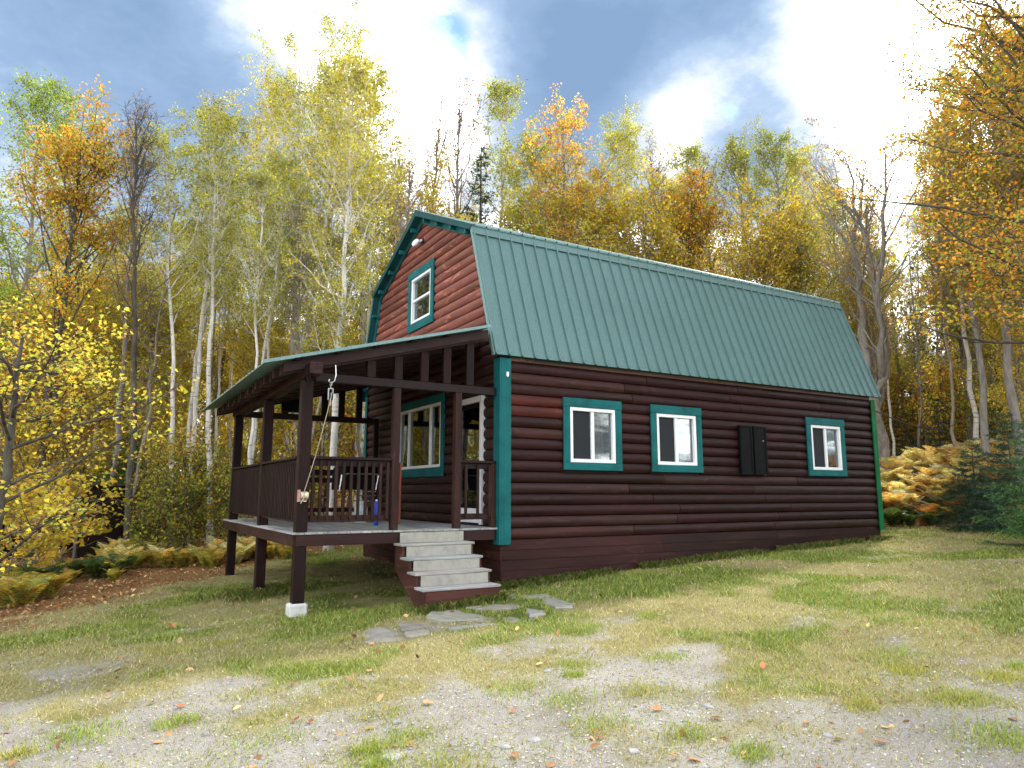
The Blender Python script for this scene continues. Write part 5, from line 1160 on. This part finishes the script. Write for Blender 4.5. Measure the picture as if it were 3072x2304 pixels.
C = pal(N, ((3, (.42, .385, .33)), (3, (.52, .485, .43)), (2, (.28, .245, .20)), (.5, (.66, .64, .60)), (1, (.42, .33, .25))), rg, .15)
o = link('gravel', mesh_np('gravel', V.reshape(-1, 3), (np.arange(N)[:, None, None] * 6 + of[None]).ravel(), np.arange(N * 8) * 3, 'pebble', np.repeat(C, 6, 0)), None, (1, 1, 1)); tag(o, 'loose grey and tan gravel of the drive in the foreground', 'gravel', kind='stuff')
# fallen leaves
LV = pal
def litter(N, x, y, size, cols, lift=.01):
    pos = np.stack([x, y, gz(x, y) + lift], -1); return leaves_mesh('litter', pos, size, pal(len(x), cols, rg, .3), rg, 'dry_leaf', LEAF_OVAL, 2.2, 0)
N0 = 60000; x = rg.uniform(-14, 16, N0); y = rg.uniform(-3, 16, N0); g, li, lu = masks(x, y); kp = (rg.random(N0) < li * .75 + .004) & free(x, y); x, y = x[kp], y[kp]
x2, y2, d2 = yard_points(5000, 3.5, 22); g2, li2, _ = masks(x2, y2); k2 = free(x2, y2, .1) & (rg.random(5000) < .10); x = np.concatenate([x, x2[k2]]); y = np.concatenate([y, y2[k2]])
o = link('leaf_litter', litter(len(x), x, y, rg.uniform(.04, .09, len(x)), ((3, (.44, .23, .10)), (2, (.32, .15, .07)), (3, (.56, .36, .17)), (1, (.58, .46, .22)), (1, (.18, .09, .045)))), None, (1, 1, 1)); tag(o, 'brown fallen leaves carpeting the wood edge', 'leaves', kind='stuff')
rl2 = random.Random(12)
leaf_mes = []
for k in range(4):
    m = MB(); vs = []; cu = rl2.uniform(.5, 1.1)
    out_ = [(0, 0), (.12, -.32), (.34, -.50), (.40, -.28), (.70, -.34), (.74, -.14), (1, 0), (.74, .14), (.70, .34), (.40, .28), (.34, .50), (.12, .32)]
    for (a_, b_) in out_: vs.append((a_ - .5, b_, cu * (.55 * b_ * b_ + .35 * (a_ - .5) ** 2) + rl2.uniform(0, .06)))
    vs.append((0, 0, .0)); m.add(vs, [(i, (i + 1) % 12, 12) for i in range(12)]); s_ = m.mesh('fallen_leaf', 'dry_leaf', False)
    a_ = s_.attributes.new('Col', 'FLOAT_COLOR', 'POINT'); a_.data.foreach_set('color', np.array([.36, .17, .08, 1] * 13, np.float32)); leaf_mes.append(s_)
for k in range(34):
    dx = rl2.uniform(30, 2190); dep = 4.3 * (11 / 4.3) ** rl2.random(); x_, y_ = spot(dx, dep)
    if not free(np.array([x_]), np.array([y_]), .3)[0] or not not_stone(np.array([x_]), np.array([y_]))[0]: continue
    o = link('fallen_leaf', rl2.choice(leaf_mes), None, rl2.choice([(1, 1, 1), (1.3, 1.3, 1.2), (.7, .55, .5), (1.5, 1.7, 2.0), (1.2, .9, .7)])); o.location = G(x_, y_, .012); o.scale = [rl2.uniform(.045, .085)] * 3
    o.rotation_euler = (rl2.uniform(-.3, .3), rl2.uniform(-.3, .3), rl2.uniform(0, 6.28)); tag(o, 'curled brown dead leaf lying on the grass or gravel of the yard', 'leaf', 'dead leaves scattered over the yard')
# pale flat stones showing in the drive
for k in range(30):
    dx = rl2.uniform(100, 2190); dep = 4.2 * (8 / 4.2) ** rl2.random(); x_, y_ = spot(dx, dep)
    if masks(x_, y_)[0] < .35 or not not_stone(np.array([x_]), np.array([y_]))[0]: continue
    m = MB(); n = 9; rr_ = rl2.uniform(.03, .075); ang = [i * 6.283 / n + rl2.uniform(-.25, .25) for i in range(n)]; rad_ = [rr_ * rl2.uniform(.65, 1.2) for _ in range(n)]; asp = rl2.uniform(.55, .9)
    vs = [(r__ * math.cos(a_), r__ * math.sin(a_) * asp, -.02) for a_, r__ in zip(ang, rad_)] + [(r__ * .95 * math.cos(a_), r__ * .95 * math.sin(a_) * asp, .004) for a_, r__ in zip(ang, rad_)] + [(r__ * .7 * math.cos(a_), r__ * .7 * math.sin(a_) * asp, .011) for a_, r__ in zip(ang, rad_)] + [(0, 0, .013)]
    fs = [(i, (i + 1) % n, n + (i + 1) % n, n + i) for i in range(n)] + [(n + i, n + (i + 1) % n, 2 * n + (i + 1) % n, 2 * n + i) for i in range(n)] + [(2 * n + i, 2 * n + (i + 1) % n, 3 * n) for i in range(n)]
    m.add(vs, fs); k_ = rl2.uniform(.22, .34); o = m.build('flat_stone', 'flagstone', None, (k_, k_, k_ * 1.02)); o.location = G(x_, y_, 0); o.rotation_euler = (rl2.uniform(-.08, .08), rl2.uniform(-.08, .08), rl2.uniform(0, 6.28))
    tag(o, 'pale flat stone bedded in the gravel of the drive', 'stone', 'flat stones in the drive')
